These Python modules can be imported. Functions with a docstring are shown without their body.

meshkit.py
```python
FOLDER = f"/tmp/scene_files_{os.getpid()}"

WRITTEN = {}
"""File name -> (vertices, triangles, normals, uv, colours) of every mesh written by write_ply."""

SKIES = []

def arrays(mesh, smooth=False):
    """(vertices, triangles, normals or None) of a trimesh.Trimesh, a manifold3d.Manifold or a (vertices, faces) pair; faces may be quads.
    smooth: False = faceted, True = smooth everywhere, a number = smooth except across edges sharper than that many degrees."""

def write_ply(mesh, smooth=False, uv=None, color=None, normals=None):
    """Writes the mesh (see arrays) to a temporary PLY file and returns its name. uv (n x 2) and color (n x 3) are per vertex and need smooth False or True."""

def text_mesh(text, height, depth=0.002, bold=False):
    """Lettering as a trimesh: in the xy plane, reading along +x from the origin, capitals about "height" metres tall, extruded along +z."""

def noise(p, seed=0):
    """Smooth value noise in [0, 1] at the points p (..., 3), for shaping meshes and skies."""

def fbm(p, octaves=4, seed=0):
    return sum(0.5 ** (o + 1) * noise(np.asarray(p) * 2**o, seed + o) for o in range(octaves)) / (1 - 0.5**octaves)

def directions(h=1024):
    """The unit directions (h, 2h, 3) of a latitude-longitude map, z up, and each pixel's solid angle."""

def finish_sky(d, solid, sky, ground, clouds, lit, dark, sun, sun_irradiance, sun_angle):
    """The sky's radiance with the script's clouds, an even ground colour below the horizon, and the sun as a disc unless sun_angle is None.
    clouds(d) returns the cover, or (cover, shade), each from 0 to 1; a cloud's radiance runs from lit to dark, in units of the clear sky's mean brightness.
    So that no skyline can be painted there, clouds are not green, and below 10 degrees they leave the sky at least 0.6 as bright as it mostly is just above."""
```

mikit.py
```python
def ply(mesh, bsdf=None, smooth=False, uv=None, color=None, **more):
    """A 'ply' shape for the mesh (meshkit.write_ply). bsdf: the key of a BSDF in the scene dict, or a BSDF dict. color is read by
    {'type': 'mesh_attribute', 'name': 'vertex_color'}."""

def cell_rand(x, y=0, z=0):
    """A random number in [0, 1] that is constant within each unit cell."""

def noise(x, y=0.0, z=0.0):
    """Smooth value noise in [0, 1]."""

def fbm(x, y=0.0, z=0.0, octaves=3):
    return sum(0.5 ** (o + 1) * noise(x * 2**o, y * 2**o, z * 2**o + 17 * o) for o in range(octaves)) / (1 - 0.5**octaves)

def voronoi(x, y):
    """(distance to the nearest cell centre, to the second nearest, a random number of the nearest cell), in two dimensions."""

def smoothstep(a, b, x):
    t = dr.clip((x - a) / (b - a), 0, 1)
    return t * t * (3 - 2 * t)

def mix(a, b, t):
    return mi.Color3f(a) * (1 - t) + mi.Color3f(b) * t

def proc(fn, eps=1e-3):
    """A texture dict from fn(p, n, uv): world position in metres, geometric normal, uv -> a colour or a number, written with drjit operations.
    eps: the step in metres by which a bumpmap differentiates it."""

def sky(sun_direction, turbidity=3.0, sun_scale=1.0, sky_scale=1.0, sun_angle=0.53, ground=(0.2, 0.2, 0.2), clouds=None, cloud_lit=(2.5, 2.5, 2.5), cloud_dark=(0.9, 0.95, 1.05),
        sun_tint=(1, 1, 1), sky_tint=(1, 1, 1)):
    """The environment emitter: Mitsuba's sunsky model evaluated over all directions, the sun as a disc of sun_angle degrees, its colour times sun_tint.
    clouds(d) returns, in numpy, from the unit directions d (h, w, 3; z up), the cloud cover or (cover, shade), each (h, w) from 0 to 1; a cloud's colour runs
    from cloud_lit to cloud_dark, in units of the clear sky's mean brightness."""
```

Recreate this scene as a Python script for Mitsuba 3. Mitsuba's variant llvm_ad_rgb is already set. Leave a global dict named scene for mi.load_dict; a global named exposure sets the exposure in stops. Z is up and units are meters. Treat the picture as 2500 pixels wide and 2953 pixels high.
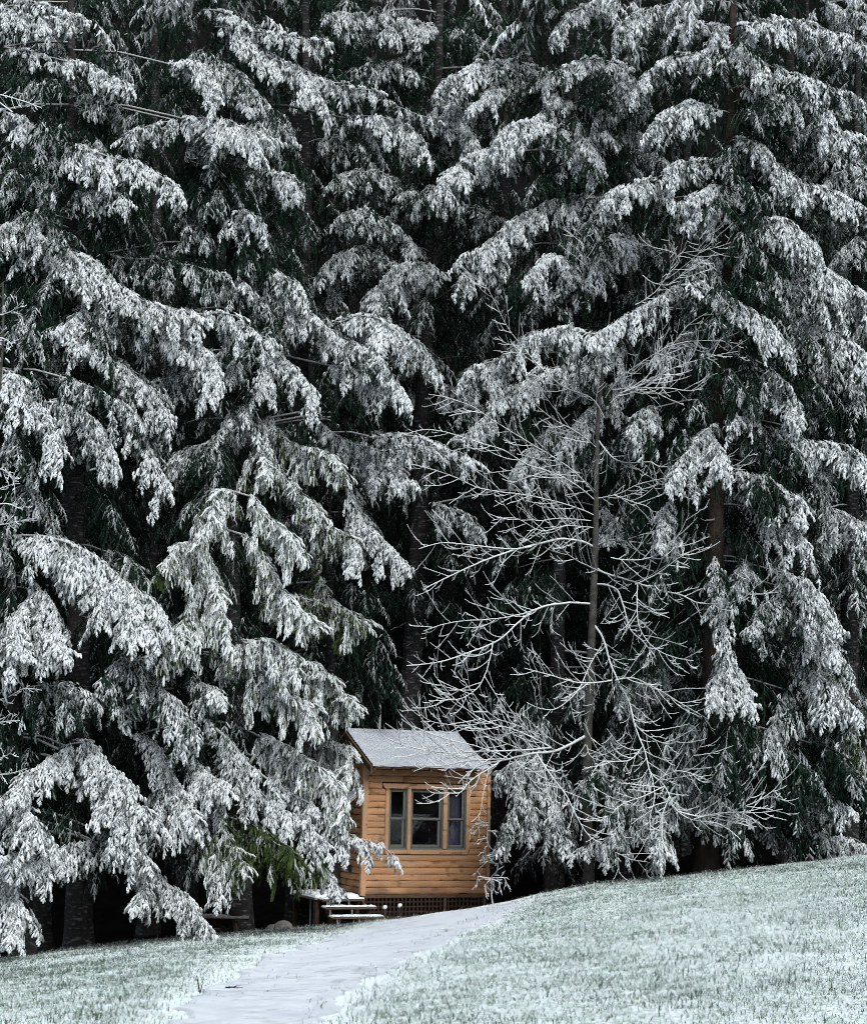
import math
import numpy as np
import trimesh
import drjit as dr
import mitsuba as mi
import mikit
import meshkit
from mikit import proc, noise, fbm, smoothstep, mix, cell_rand

T = mi.ScalarTransform4f
scene, labels = {}, {}

# ---------------------------------------------------------------- camera, sky, exposure
F, CX, CY = 4480.0, 1250.0, 1476.5             # focal length and centre in pixels of the 2500 x 2953 photograph
PITCH, ROLL = math.atan(823.5 / F), math.radians(1.1)
EYE = np.array([0.0, 0.0, 1.7])
FWD = np.array([0.0, math.cos(PITCH), math.sin(PITCH)])
_r, _u = np.array([1.0, 0, 0]), np.cross([1.0, 0, 0], FWD)
UPV = math.cos(ROLL) * _u - math.sin(ROLL) * _r
RGT = math.cos(ROLL) * _r + math.sin(ROLL) * _u
scene['camera'] = {'type': 'perspective', 'fov_axis': 'x', 'fov': math.degrees(2 * math.atan(1250 / F)),
                   'near_clip': 0.1, 'far_clip': 2000.0,
                   'to_world': T().look_at(origin=EYE.tolist(), target=(EYE + FWD).tolist(), up=UPV.tolist())}
scene['daylight'] = mikit.sky([0.33, -0.72, 0.61], turbidity=3, sun_scale=0.7, sun_angle=30, ground=(0.5, 0.5, 0.52),
                              clouds=lambda d: 1.0, cloud_lit=(0.92, 1.03, 1.20), sun_tint=(0.73, 0.94, 1.30))
exposure = 2.32


def at(px, py, y):
    """The point of the view ray through a photograph pixel at the distance y."""
    r = FWD * F + RGT * (px - CX) - UPV * (py - CY)
    return EYE + r * (y / r[1])


def unit(v):
    v = np.asarray(v, float)
    return v / np.maximum(np.linalg.norm(v, axis=-1, keepdims=True), 1e-12)


# ---------------------------------------------------------------- materials
def rgb(*c):
    return {'type': 'rgb', 'value': list(c)}


def rough(tex, r=0.85, spec=0.3):
    return {'type': 'twosided', 'b': {'type': 'principled', 'base_color': tex, 'roughness': r, 'specular': spec}}


scene['mat_foliage'] = {'type': 'twosided', 'b': {'type': 'diffuse', 'reflectance': {'type': 'mesh_attribute', 'name': 'vertex_color'}}}
scene['mat_bough'] = {'type': 'twosided', 'b': {'type': 'diffuse', 'reflectance': {'type': 'mesh_attribute', 'name': 'vertex_color'}}}
SNOW = np.array([0.93, 0.945, 0.965])


def bark_fn(p, n, uv):
    a = fbm(p.x * 16, p.y * 16, p.z * 5, 3)
    b = noise(p.x * 40, p.y * 40, p.z * 14)
    frost = smoothstep(0.55, 0.75, fbm(p.x * 9 + 3, p.y * 9, p.z * 22, 3))
    c = mix(mi.Color3f(0.010, 0.010, 0.010), mi.Color3f(0.048, 0.044, 0.043), a * 0.6 + b * 0.4)
    return mix(c, mi.Color3f(0.42, 0.44, 0.46), frost * 0.22)


def alder_fn(p, n, uv):
    a = fbm(p.x * 12, p.y * 12, p.z * 9, 3)
    ring = smoothstep(0.55, 0.75, fbm(p.x * 9, p.y * 9, p.z * 7, 3))
    moss = smoothstep(0.5, 0.7, fbm(p.x * 7, p.y * 7 + 9, p.z * 4, 2))
    c = mix(mi.Color3f(0.020, 0.019, 0.017), mi.Color3f(0.10, 0.096, 0.090), a)
    c = mix(c, mi.Color3f(0.035, 0.033, 0.028), ring * 0.8)
    return mix(c, mi.Color3f(0.11, 0.11, 0.05), moss * 0.2)


def brown_bark_fn(p, n, uv):
    a = fbm(p.x * 18, p.y * 18, p.z * 6, 3)
    return mix(mi.Color3f(0.016, 0.013, 0.011), mi.Color3f(0.075, 0.057, 0.048), a)


scene['mat_bark'] = rough(proc(bark_fn), 0.95, 0.1)
scene['mat_alder'] = rough(proc(alder_fn), 0.9, 0.1)
scene['mat_brown_bark'] = rough(proc(brown_bark_fn), 0.95, 0.1)

YAW = math.radians(22)
CU = np.array([math.cos(YAW), math.sin(YAW), 0])
CW = np.array([-math.sin(YAW), math.cos(YAW), 0])
P0 = at(1044, 2580, 32.0)


def cedar_fn(light, dark, seed):
    def fn(p, n, uv):
        u = (p.x - P0[0]) * CU[0] + (p.y - P0[1]) * CU[1] + ((p.x - P0[0]) * CW[0] + (p.y - P0[1]) * CW[1]) * 0.9
        v = p.z - P0[2]
        row = dr.floor(v / 0.131)
        piece = cell_rand(row, seed, dr.floor(u / 0.9 + row * 0.37))
        warp = noise(u * 1.3 + row * 5, v * 5, seed) * 2.2
        grain = noise(u * 2.2 + row * 7, v * 85 + warp * 3, seed)
        fine = noise(u * 9 + row * 3, v * 260, seed)
        knot = smoothstep(0.80, 0.90, noise(u * 6.5 + row * 3.1, v * 11 + 7, seed + 3))
        stain = smoothstep(0.45, 0.8, fbm(u * 1.1 + 11, v * 1.4, seed, 3))
        c = mix(mi.Color3f(*dark), mi.Color3f(*light), dr.clip(0.25 + 0.45 * piece + 0.3 * grain + 0.15 * fine, 0, 1))
        c = mix(c, mi.Color3f(0.16, 0.065, 0.025), knot * 0.65)
        return mix(mix(c, mi.Color3f(0.34, 0.215, 0.13), stain * 0.45), mi.Color3f(0.12, 0.065, 0.04), 0.7 * smoothstep(0.35, 0.0, v + 0.25 * noise(u * 3, 1.0, seed)))
    return fn


scene['mat_cedar'] = rough(proc(cedar_fn((0.48, 0.250, 0.122), (0.28, 0.125, 0.056), 1.0)), 0.7, 0.3)
scene['mat_cedar_trim'] = rough(proc(cedar_fn((0.46, 0.265, 0.155), (0.37, 0.19, 0.10), 2.0)), 0.7, 0.3)
scene['mat_dark_wood'] = rough(proc(lambda p, n, uv: mix(mi.Color3f(0.05, 0.032, 0.022), mi.Color3f(0.12, 0.075, 0.05), fbm(p.x * 9, p.y * 9, p.z * 30, 3))), 0.85, 0.2)
scene['mat_grey_wood'] = rough(proc(lambda p, n, uv: mix(mi.Color3f(0.16, 0.14, 0.13), mi.Color3f(0.32, 0.29, 0.27), fbm(p.x * 7, p.y * 25, p.z * 30, 3))), 0.85, 0.2)
scene['mat_green_frame'] = rough(rgb(0.115, 0.118, 0.10), 0.45, 0.5)
scene['mat_black'] = rough(rgb(0.012, 0.012, 0.013), 0.6, 0.3)
scene['mat_metal'] = rough(rgb(0.34, 0.37, 0.36), 0.5, 0.5)
scene['mat_glass'] = {'type': 'thindielectric', 'int_ior': 1.38}
scene['mat_curtain'] = rough(rgb(0.05, 0.05, 0.075), 0.9, 0.1)
scene['mat_snow'] = {'type': 'bumpmap', 'scale': 0.02, 't': proc(lambda p, n, uv: fbm(p.x * 22, p.y * 22, p.z * 22, 3), 4e-3),
                     'b': {'type': 'twosided', 'b': {'type': 'diffuse', 'reflectance': rgb(0.86, 0.89, 0.94)}}}
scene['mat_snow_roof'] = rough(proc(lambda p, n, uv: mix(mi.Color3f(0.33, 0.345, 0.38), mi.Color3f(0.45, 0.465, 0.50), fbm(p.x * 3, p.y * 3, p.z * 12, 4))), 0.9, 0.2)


def lawn_fn(p, n, uv):
    yy = p.y / 31.0
    side = dr.abs(p.x - (((PC[0] * yy + PC[1]) * yy + PC[2]) * yy + PC[3])) / (((PH[0] * yy + PH[1]) * yy + PH[2]) * yy + PH[3])
    big = fbm(p.x * 0.5 + 5, p.y * 0.5, 0.0, 3)
    mid = fbm(p.x * 3.2, p.y * 3.2, 1.0, 3)
    fine = fbm(p.x * 30, p.y * 30, 2.0, 3)
    g = smoothstep(0.40, 0.70, fine * 0.66 + mid * 0.22 + big * 0.20 - 0.04)
    g = g * smoothstep(0.8, 2.0, side + 0.9 * (big - 0.5))
    green = mix(mi.Color3f(0.14, 0.21, 0.16), mi.Color3f(0.34, 0.43, 0.37), noise(p.x * 33, p.y * 33, 4.0))
    return mix(mi.Color3f(0.52, 0.56, 0.57), green, g * 0.85)


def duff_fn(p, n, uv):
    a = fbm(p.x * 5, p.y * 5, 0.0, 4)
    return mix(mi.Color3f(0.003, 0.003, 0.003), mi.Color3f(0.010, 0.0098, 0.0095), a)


def hill_fn(p, n, uv):
    a = fbm(p.x * 0.35, p.y * 0.35, p.z * 0.6, 4)
    return mix(mi.Color3f(0.012, 0.018, 0.015), mi.Color3f(0.10, 0.115, 0.12), smoothstep(0.4, 0.7, a))


def path_fn(p, n, uv):
    a = fbm(p.x * 0.9, p.y * 2.2, 3.0, 3)
    dirt = smoothstep(0.56, 0.76, fbm(p.x * 6, p.y * 15, 0.0, 3) * 0.6 + fbm(p.x * 1.2, p.y * 1.6, 5.0, 2) * 0.4)
    c = mix(mi.Color3f(0.37, 0.388, 0.43), mi.Color3f(0.46, 0.475, 0.505), a)
    return mix(c, mi.Color3f(0.22, 0.25, 0.25), dirt * 0.55)


scene['mat_lawn'] = rough(proc(lawn_fn), 0.95, 0.1)
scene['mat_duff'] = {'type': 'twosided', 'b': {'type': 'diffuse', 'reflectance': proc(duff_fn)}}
scene['mat_hill'] = rough(proc(hill_fn), 0.95, 0.05)
scene['mat_path'] = {'type': 'bumpmap', 'scale': 0.018, 't': proc(lambda p, n, uv: fbm(p.x * 4, p.y * 9, 0.0, 4), 5e-3),
                     'b': rough(proc(path_fn), 0.95, 0.1)}

# ---------------------------------------------------------------- bookkeeping
_count = {}


def key_for(name):
    """name, name_001, name_002 ... : the next free key."""
    n = _count.get(name, 0)
    _count[name] = n + 1
    return name if n == 0 else f'{name}_{n:03d}'


def put(name, mesh, mat, smooth=False, parent=None, uv=None, color=None, **tags):
    key = key_for(f'{parent}__{name}' if parent else name)
    scene[key] = mikit.ply(mesh, mat, smooth=smooth, uv=uv, color=color)
    if tags:
        labels[key] = tags
    return key


def thing(name, label, category, group=None):
    key = key_for(name)
    labels[key] = {'label': label, 'category': category}
    if group:
        labels[key]['group'] = group
    return key


def join(parts):
    vs, fs, cs, k = [], [], [], 0
    for v, f, *c in parts:
        vs.append(v)
        fs.append(np.asarray(f) + k)
        k += len(v)
        if c:
            cs.append(c[0])
    return (np.vstack(vs), np.vstack(fs)) + ((np.vstack(cs),) if cs else ())


def resample(p, step):
    p = np.asarray(p, float)
    d = np.concatenate([[0], np.cumsum(np.linalg.norm(np.diff(p, axis=0), axis=1))])
    n = max(3, int(d[-1] / step) + 1)
    s = np.linspace(0, d[-1], n)
    if len(p) > 3:                                     # rounded through the points
        from scipy.interpolate import PchipInterpolator
        keep = np.concatenate([[True], np.diff(d) > 1e-6])
        return PchipInterpolator(d[keep], p[keep])(s), s
    return np.stack([np.interp(s, d, p[:, k]) for k in range(3)], 1), s


def tube(p, r, sides=6, ends=True):
    """A round tube; also returns the cosine of each vertex's angle from upward."""
    p = np.asarray(p, float)
    r = np.broadcast_to(r, (len(p),))
    t = unit(np.gradient(p, axis=0))
    ref = np.where(np.abs(t[:, 2:3]) > 0.93, [0, -1.0, 0], [0, 0, 1.0])
    s = unit(np.cross(t, ref))
    n = np.cross(s, t)
    ang = np.pi / 2 + np.arange(sides) * 2 * np.pi / sides
    d = np.cos(ang)[None, :, None] * s[:, None] + np.sin(ang)[None, :, None] * n[:, None]
    v = (p[:, None] + r[:, None, None] * d).reshape(-1, 3)
    i, j = np.meshgrid(np.arange(len(p) - 1), np.arange(sides), indexing='ij')
    a, b = (i * sides + j).ravel(), (i * sides + (j + 1) % sides).ravel()
    f = np.vstack([np.stack([a, b, b + sides], 1), np.stack([a, b + sides, a + sides], 1)])
    if ends:
        k = len(v)
        v = np.vstack([v, p[:1], p[-1:]])
        j = np.arange(sides)
        e = (len(p) - 1) * sides
        f = np.vstack([f, np.stack([(j + 1) % sides, j, 0 * j + k], 1), np.stack([e + j, e + (j + 1) % sides, 0 * j + k + 1], 1)])
        d = np.vstack([d.reshape(-1, 3), [[0, 0, 0]], [[0, 0, 0]]])
    return v, f, d.reshape(-1, 3)


# ---------------------------------------------------------------- ground
EDGE_Y = 31.0
_ex = [(-300, 2818), (0, 2768), (300, 2730), (600, 2693), (900, 2674), (1000, 2668), (1060, 2658), (1250, 2626), (1366, 2611), (1450, 2596), (1700, 2553), (2000, 2521), (2250, 2493), (2500, 2466), (2800, 2430)]
_ep = np.array([at(x, y, EDGE_Y) for x, y in _ex])


def edge_z(x):
    x = np.asarray(x, float)
    return np.where(x < _ep[0, 0], _ep[0, 2] + 0.06 * (x - _ep[0, 0]), np.where(x > _ep[-1, 0], _ep[-1, 2] + 0.06 * (x - _ep[-1, 0]), np.interp(x, _ep[:, 0], _ep[:, 2])))


def ground_z(x, y):
    """The lawn, rising to the forest edge's crest, and the forest floor behind it."""
    x, y = np.asarray(x, float), np.asarray(y, float)
    lawn = edge_z(x) * np.clip(y / EDGE_Y, 0, 1) + 0.05 * (meshkit.noise(np.stack([x * 0.6, y * 0.6, 0 * x], -1)) - 0.5)
    t = np.clip((y - EDGE_Y) / 1.6, 0, 1)
    floor = -0.42 * t * t * (3 - 2 * t) + np.clip((y - 40) * 0.3, 0, 5) + np.clip((y - 52) * 0.95, 0, 90)
    return lawn + np.where(y > EDGE_Y, floor, 0)


def on_ground(px, py):
    lo, hi = 5.0, EDGE_Y
    for _ in range(50):
        m = (lo + hi) / 2
        q = at(px, py, m)
        lo, hi = (m, hi) if q[2] > ground_z(q[0], q[1]) else (lo, m)
    return at(px, py, (lo + hi) / 2)


def sheet(xs, ys, zf):
    X, Y = np.meshgrid(xs, ys)
    v = np.stack([X, Y, zf(X, Y)], -1).reshape(-1, 3)
    n = len(xs)
    i, j = np.meshgrid(np.arange(len(ys) - 1), np.arange(n - 1), indexing='ij')
    a = (i * n + j).ravel()
    return v, np.vstack([np.stack([a, a + 1, a + n + 1], 1), np.stack([a, a + n + 1, a + n], 1)])


# the snowy track across the lawn: its two edges, in the photograph, laid on the ground
_left = [(350, 3040), (470, 2953), (570, 2860), (690, 2790), (830, 2732), (950, 2697), (1050, 2672), (1120, 2655), (1170, 2645)]
_right = [(930, 3040), (960, 2953), (1010, 2880), (1100, 2810), (1210, 2750), (1310, 2700), (1400, 2662), (1470, 2628), (1500, 2610)]
PL = np.array([on_ground(*q) for q in _left])
PR = np.array([on_ground(*q) for q in _right])


def path_side(x, y):
    """Signed measure: below 1 inside the track, more outside it."""
    yl = np.interp(y, PL[:, 1], PL[:, 0])
    yr = np.interp(y, PR[:, 1], PR[:, 0])
    return np.abs(x - (yl + yr) / 2) / np.maximum((yr - yl) / 2, 0.05)


PC = np.polyfit(PL[:, 1] / 31.0, (PL[:, 0] + np.interp(PL[:, 1], PR[:, 1], PR[:, 0])) / 2, 3).tolist()
PH = np.polyfit(PL[:, 1] / 31.0, np.maximum((np.interp(PL[:, 1], PR[:, 1], PR[:, 0]) - PL[:, 0]) / 2, 0.3), 3).tolist()


def lawn_z(X, Y):
    q = np.stack([X, Y, 0 * X], -1)
    near = ((Y > 8) & (Y < 31.5) & (np.abs(X) < 12)).astype(float)
    lumps = 0.06 * (meshkit.fbm(q * 3.4, 4, 4) - 0.5) + 0.012 * (meshkit.noise(q * 13.0, 9) - 0.5)
    k = np.clip((path_side(X, Y) - 0.95) / 0.55, 0, 1)
    return ground_z(X, Y) + near * lumps * (0.25 + 0.75 * k) - 0.045 * (1 - k)


xs = np.concatenate([[-180, -90, -45, -25, -16], np.arange(-11.5, 11.51, 0.065), [16, 25, 45, 90, 180]])
ys = np.concatenate([[-60, -25, -8, 0, 5], np.arange(9.0, 31.61, 0.065)])
put('lawn', sheet(xs, ys, lawn_z), 'mat_lawn', smooth=True, kind='structure')
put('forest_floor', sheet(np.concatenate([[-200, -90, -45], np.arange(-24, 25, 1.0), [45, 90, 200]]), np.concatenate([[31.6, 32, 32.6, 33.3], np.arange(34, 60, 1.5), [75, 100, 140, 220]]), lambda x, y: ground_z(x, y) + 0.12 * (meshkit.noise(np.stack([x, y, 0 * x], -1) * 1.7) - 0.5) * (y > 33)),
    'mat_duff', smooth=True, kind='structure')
hx = np.linspace(-220, 220, 60)
put('hills', sheet(hx, -np.array([60, 75, 90, 110, 140, 180.0])[::-1], lambda x, y: -12 + np.clip((-y - 58) * 0.45, 0, 34) + 7 * meshkit.fbm(np.stack([x * 0.05, y * 0.05, 0 * x], -1), 3) + 0.05 * x - np.where(-y < 61, 4.0, 0)),
    'mat_hill', smooth=True, kind='structure')

# the track itself: its own skin of trodden snow, a centimetre above the lawn
rows = np.arange(PL[:, 1].min(), PL[:, 1].max(), 0.06)
cols = np.linspace(-1, 1, 46)
rs = np.random.default_rng(5)
pv = []
for y in rows:
    a, b = np.interp(y, PL[:, 1], PL[:, 0]), np.interp(y, PR[:, 1], PR[:, 0])
    jit = 0.34 * (meshkit.fbm(np.array([[0.0, y * 1.6, 0], [9.0, y * 1.6, 0]]), 4) - 0.5) * 2
    pv.append(np.stack([(a + b) / 2 + (b - a) / 2 * cols + np.interp(cols, [-1, 1], jit), 0 * cols + y], -1))
pv = np.array(pv)
pz = ground_z(pv[..., 0], pv[..., 1]) - 0.012
qq = np.concatenate([pv, 0 * pv[..., :1]], -1)
pz = pz + 0.035 * (meshkit.fbm(qq * [3.0, 7.0, 1], 3, 7) - 0.5) - 0.022 * np.exp(-((np.abs(cols) - 0.6) / 0.2) ** 2) - 0.05 * np.clip((np.abs(cols) - 0.9) / 0.1, 0, 1)
n = len(cols)
i, j = np.meshgrid(np.arange(len(rows) - 1), np.arange(n - 1), indexing='ij')
a = (i * n + j).ravel()
put('path', (np.concatenate([pv, pz[..., None]], -1).reshape(-1, 3), np.vstack([np.stack([a, a + 1, a + n + 1], 1), np.stack([a, a + n + 1, a + n], 1)])), 'mat_path', smooth=True, kind='structure')


# grass blades that poke through the snow
def grass_mesh(seed, count):
    rg = np.random.default_rng(seed)
    x, y = rg.uniform(-10.5, 10.5, count * 3), 10.5 + 20.8 * rg.uniform(0, 1, count * 3) ** 0.9
    q = np.stack([x, y, 0 * x], -1)
    dens = 0.30 + 0.75 * np.clip((meshkit.fbm(q * 0.55, 3, 3) - 0.30) * 2.2, 0, 1) * np.clip((meshkit.fbm(q * 4.0, 3, 8) - 0.2) * 1.8, 0.2, 1)
    ps = path_side(x, y)
    dens = dens * np.clip((ps - 0.72) * 1.25 + 0.5 * (meshkit.fbm(q * 2.0, 3, 21) - 0.5), 0.02, 1) * np.where(np.abs(x) < 0.3 * y + 0.4, 1, 0)
    rut = (x - np.interp(y, PL[:, 1], (PL[:, 0] + np.interp(PL[:, 1], PR[:, 1], PR[:, 0])) / 2)) / np.maximum((np.interp(y, PR[:, 1], PR[:, 0]) - np.interp(y, PL[:, 1], PL[:, 0])) / 2, 0.1)
    dens = dens + 0.22 * np.exp(-((rut - 0.62) / 0.09) ** 2) * (meshkit.noise(q * 1.3, 31) > 0.35) + 0.06 * np.exp(-((rut + 0.35) / 0.15) ** 2) * (meshkit.noise(q * 1.3, 37) > 0.55)
    keep = rg.uniform(0, 1.25, len(x)) < dens
    x, y = x[keep][:count], y[keep][:count]
    n = len(x)
    q = np.stack([x, y, 0 * x], -1)
    z = lawn_z(x, y) - 0.01
    h = rg.uniform(0.02, 0.085, n) * (0.7 + 0.7 * meshkit.noise(q * 1.2, 5)) * np.where(rg.uniform(0, 1, n) < 0.05, 1.6, 1)
    w = rg.uniform(0.0022, 0.0044, n)
    az = rg.uniform(0, 2 * np.pi, n)
    lean = rg.uniform(0.2, 1.9, n)
    d = np.stack([np.cos(az), np.sin(az), 0 * az], 1)
    s = np.stack([-np.sin(az), np.cos(az), 0 * az], 1)
    b = np.stack([x, y, z], 1)
    up = np.array([0, 0, 1.0])
    m1 = b + up * (0.55 * h)[:, None] + d * (0.28 * h * lean)[:, None]
    tip = b + up * (h * (1.05 - 0.33 * lean))[:, None] + d * (0.85 * h * lean)[:, None]
    W = w[:, None] * s
    v = np.stack([b - W, b + W, m1 - W * 0.85, m1 + W * 0.85, tip], 1).reshape(-1, 3)
    o = (np.arange(n) * 5)[:, None]
    f = np.concatenate([o + [0, 1, 3], o + [0, 3, 2], o + [2, 3, 4]], 0)
    tone = rg.uniform(0.55, 1.25, n)[:, None]
    green = np.where(rg.uniform(0, 1, (n, 1)) < 0.75, [0.050, 0.088, 0.062], [0.080, 0.122, 0.072]) * tone
    frost = (rg.uniform(0, 1, (n, 1)) < 0.36) * rg.uniform(0.35, 1, (n, 1))
    c0 = green * 0.85
    c1 = green * (1 - frost) + SNOW * frost
    c = np.stack([c0, c0, c1, c1, c1], 1).reshape(-1, 3)
    return v, f, c


gv, gf, gc = grass_mesh(11, 210000)
put('grass', (gv, gf), 'mat_foliage', color=gc, label='short green grass blades poking through the snow on the sloping lawn', category='grass', kind='stuff')


# ---------------------------------------------------------------- foliage: fingers of needles and snow, gathered in sprays
def fingers(base, d, nrm, L, W, snow, green, rg, rings=4):
    """Tapered, drooping twiglets: needles below, a cushion of snow on the upper side where snow (0..1) lies."""
    N = len(base)
    d, lat = unit(d), unit(np.cross(nrm, d))
    nrm = np.cross(d, lat)
    ts, wd = {4: ([0, 0.25, 0.62, 0.90], [0.50, 0.92, 1.08, 0.86]), 2: ([0, 0.5], [0.6, 1.0])}[rings]
    ang = np.array([0, 1, 2, 3]) * np.pi / 2
    hgt = np.array([0.10, 1.0, 0.10, -0.6])
    v, c = [], []
    for t, w in zip(ts, wd):
        p = base + d * (L * t)[:, None] - nrm * (0.22 * L * t * t)[:, None]
        for k in range(4):
            j = rg.normal(0, 0.16, (N, 3)) * W[:, None]
            lift = hgt[k] * (0.65 + 0.6 * snow if k == 1 else 1.0)
            v.append(p + lat * (np.cos(ang[k]) * W * w * rg.uniform(0.65, 1.3, N))[:, None] + nrm * (lift * W * w)[:, None] + j)
            lay = {1: 1.25 * snow, 3: 0 * snow}.get(k, 1.15 * snow - 0.50) + rg.normal(0, 0.16, N) * (snow > 0.03)
            lay = np.clip(lay, 0, 1)[:, None]
            c.append(green * rg.uniform(0.6, 1.35, (N, 1)) * (1 - lay) + SNOW * rg.uniform(0.86, 1.0, (N, 1)) * lay)
    v.append(base + d * L[:, None] - nrm * (0.26 * L)[:, None])
    lay = np.clip(1.1 * snow - 0.1, 0, 1)[:, None]
    c.append(green * (1 - lay) + SNOW * 0.95 * lay)
    nv = len(v)
    f = []
    for r in range(len(ts) - 1):
        for k in range(4):
            a, b = r * 4 + k, r * 4 + (k + 1) % 4
            f += [[a, b, b + 4], [a, b + 4, a + 4]]
    e = (len(ts) - 1) * 4
    f += [[e + k, e + (k + 1) % 4, nv - 1] for k in range(4)]
    V = np.stack(v, 1).reshape(-1, 3)
    C = np.stack(c, 1).reshape(-1, 3)
    Fc = (np.arange(N)[:, None, None] * nv + np.array(f)[None]).reshape(-1, 3)
    return V, Fc, np.clip(C, 0, 1)


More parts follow.
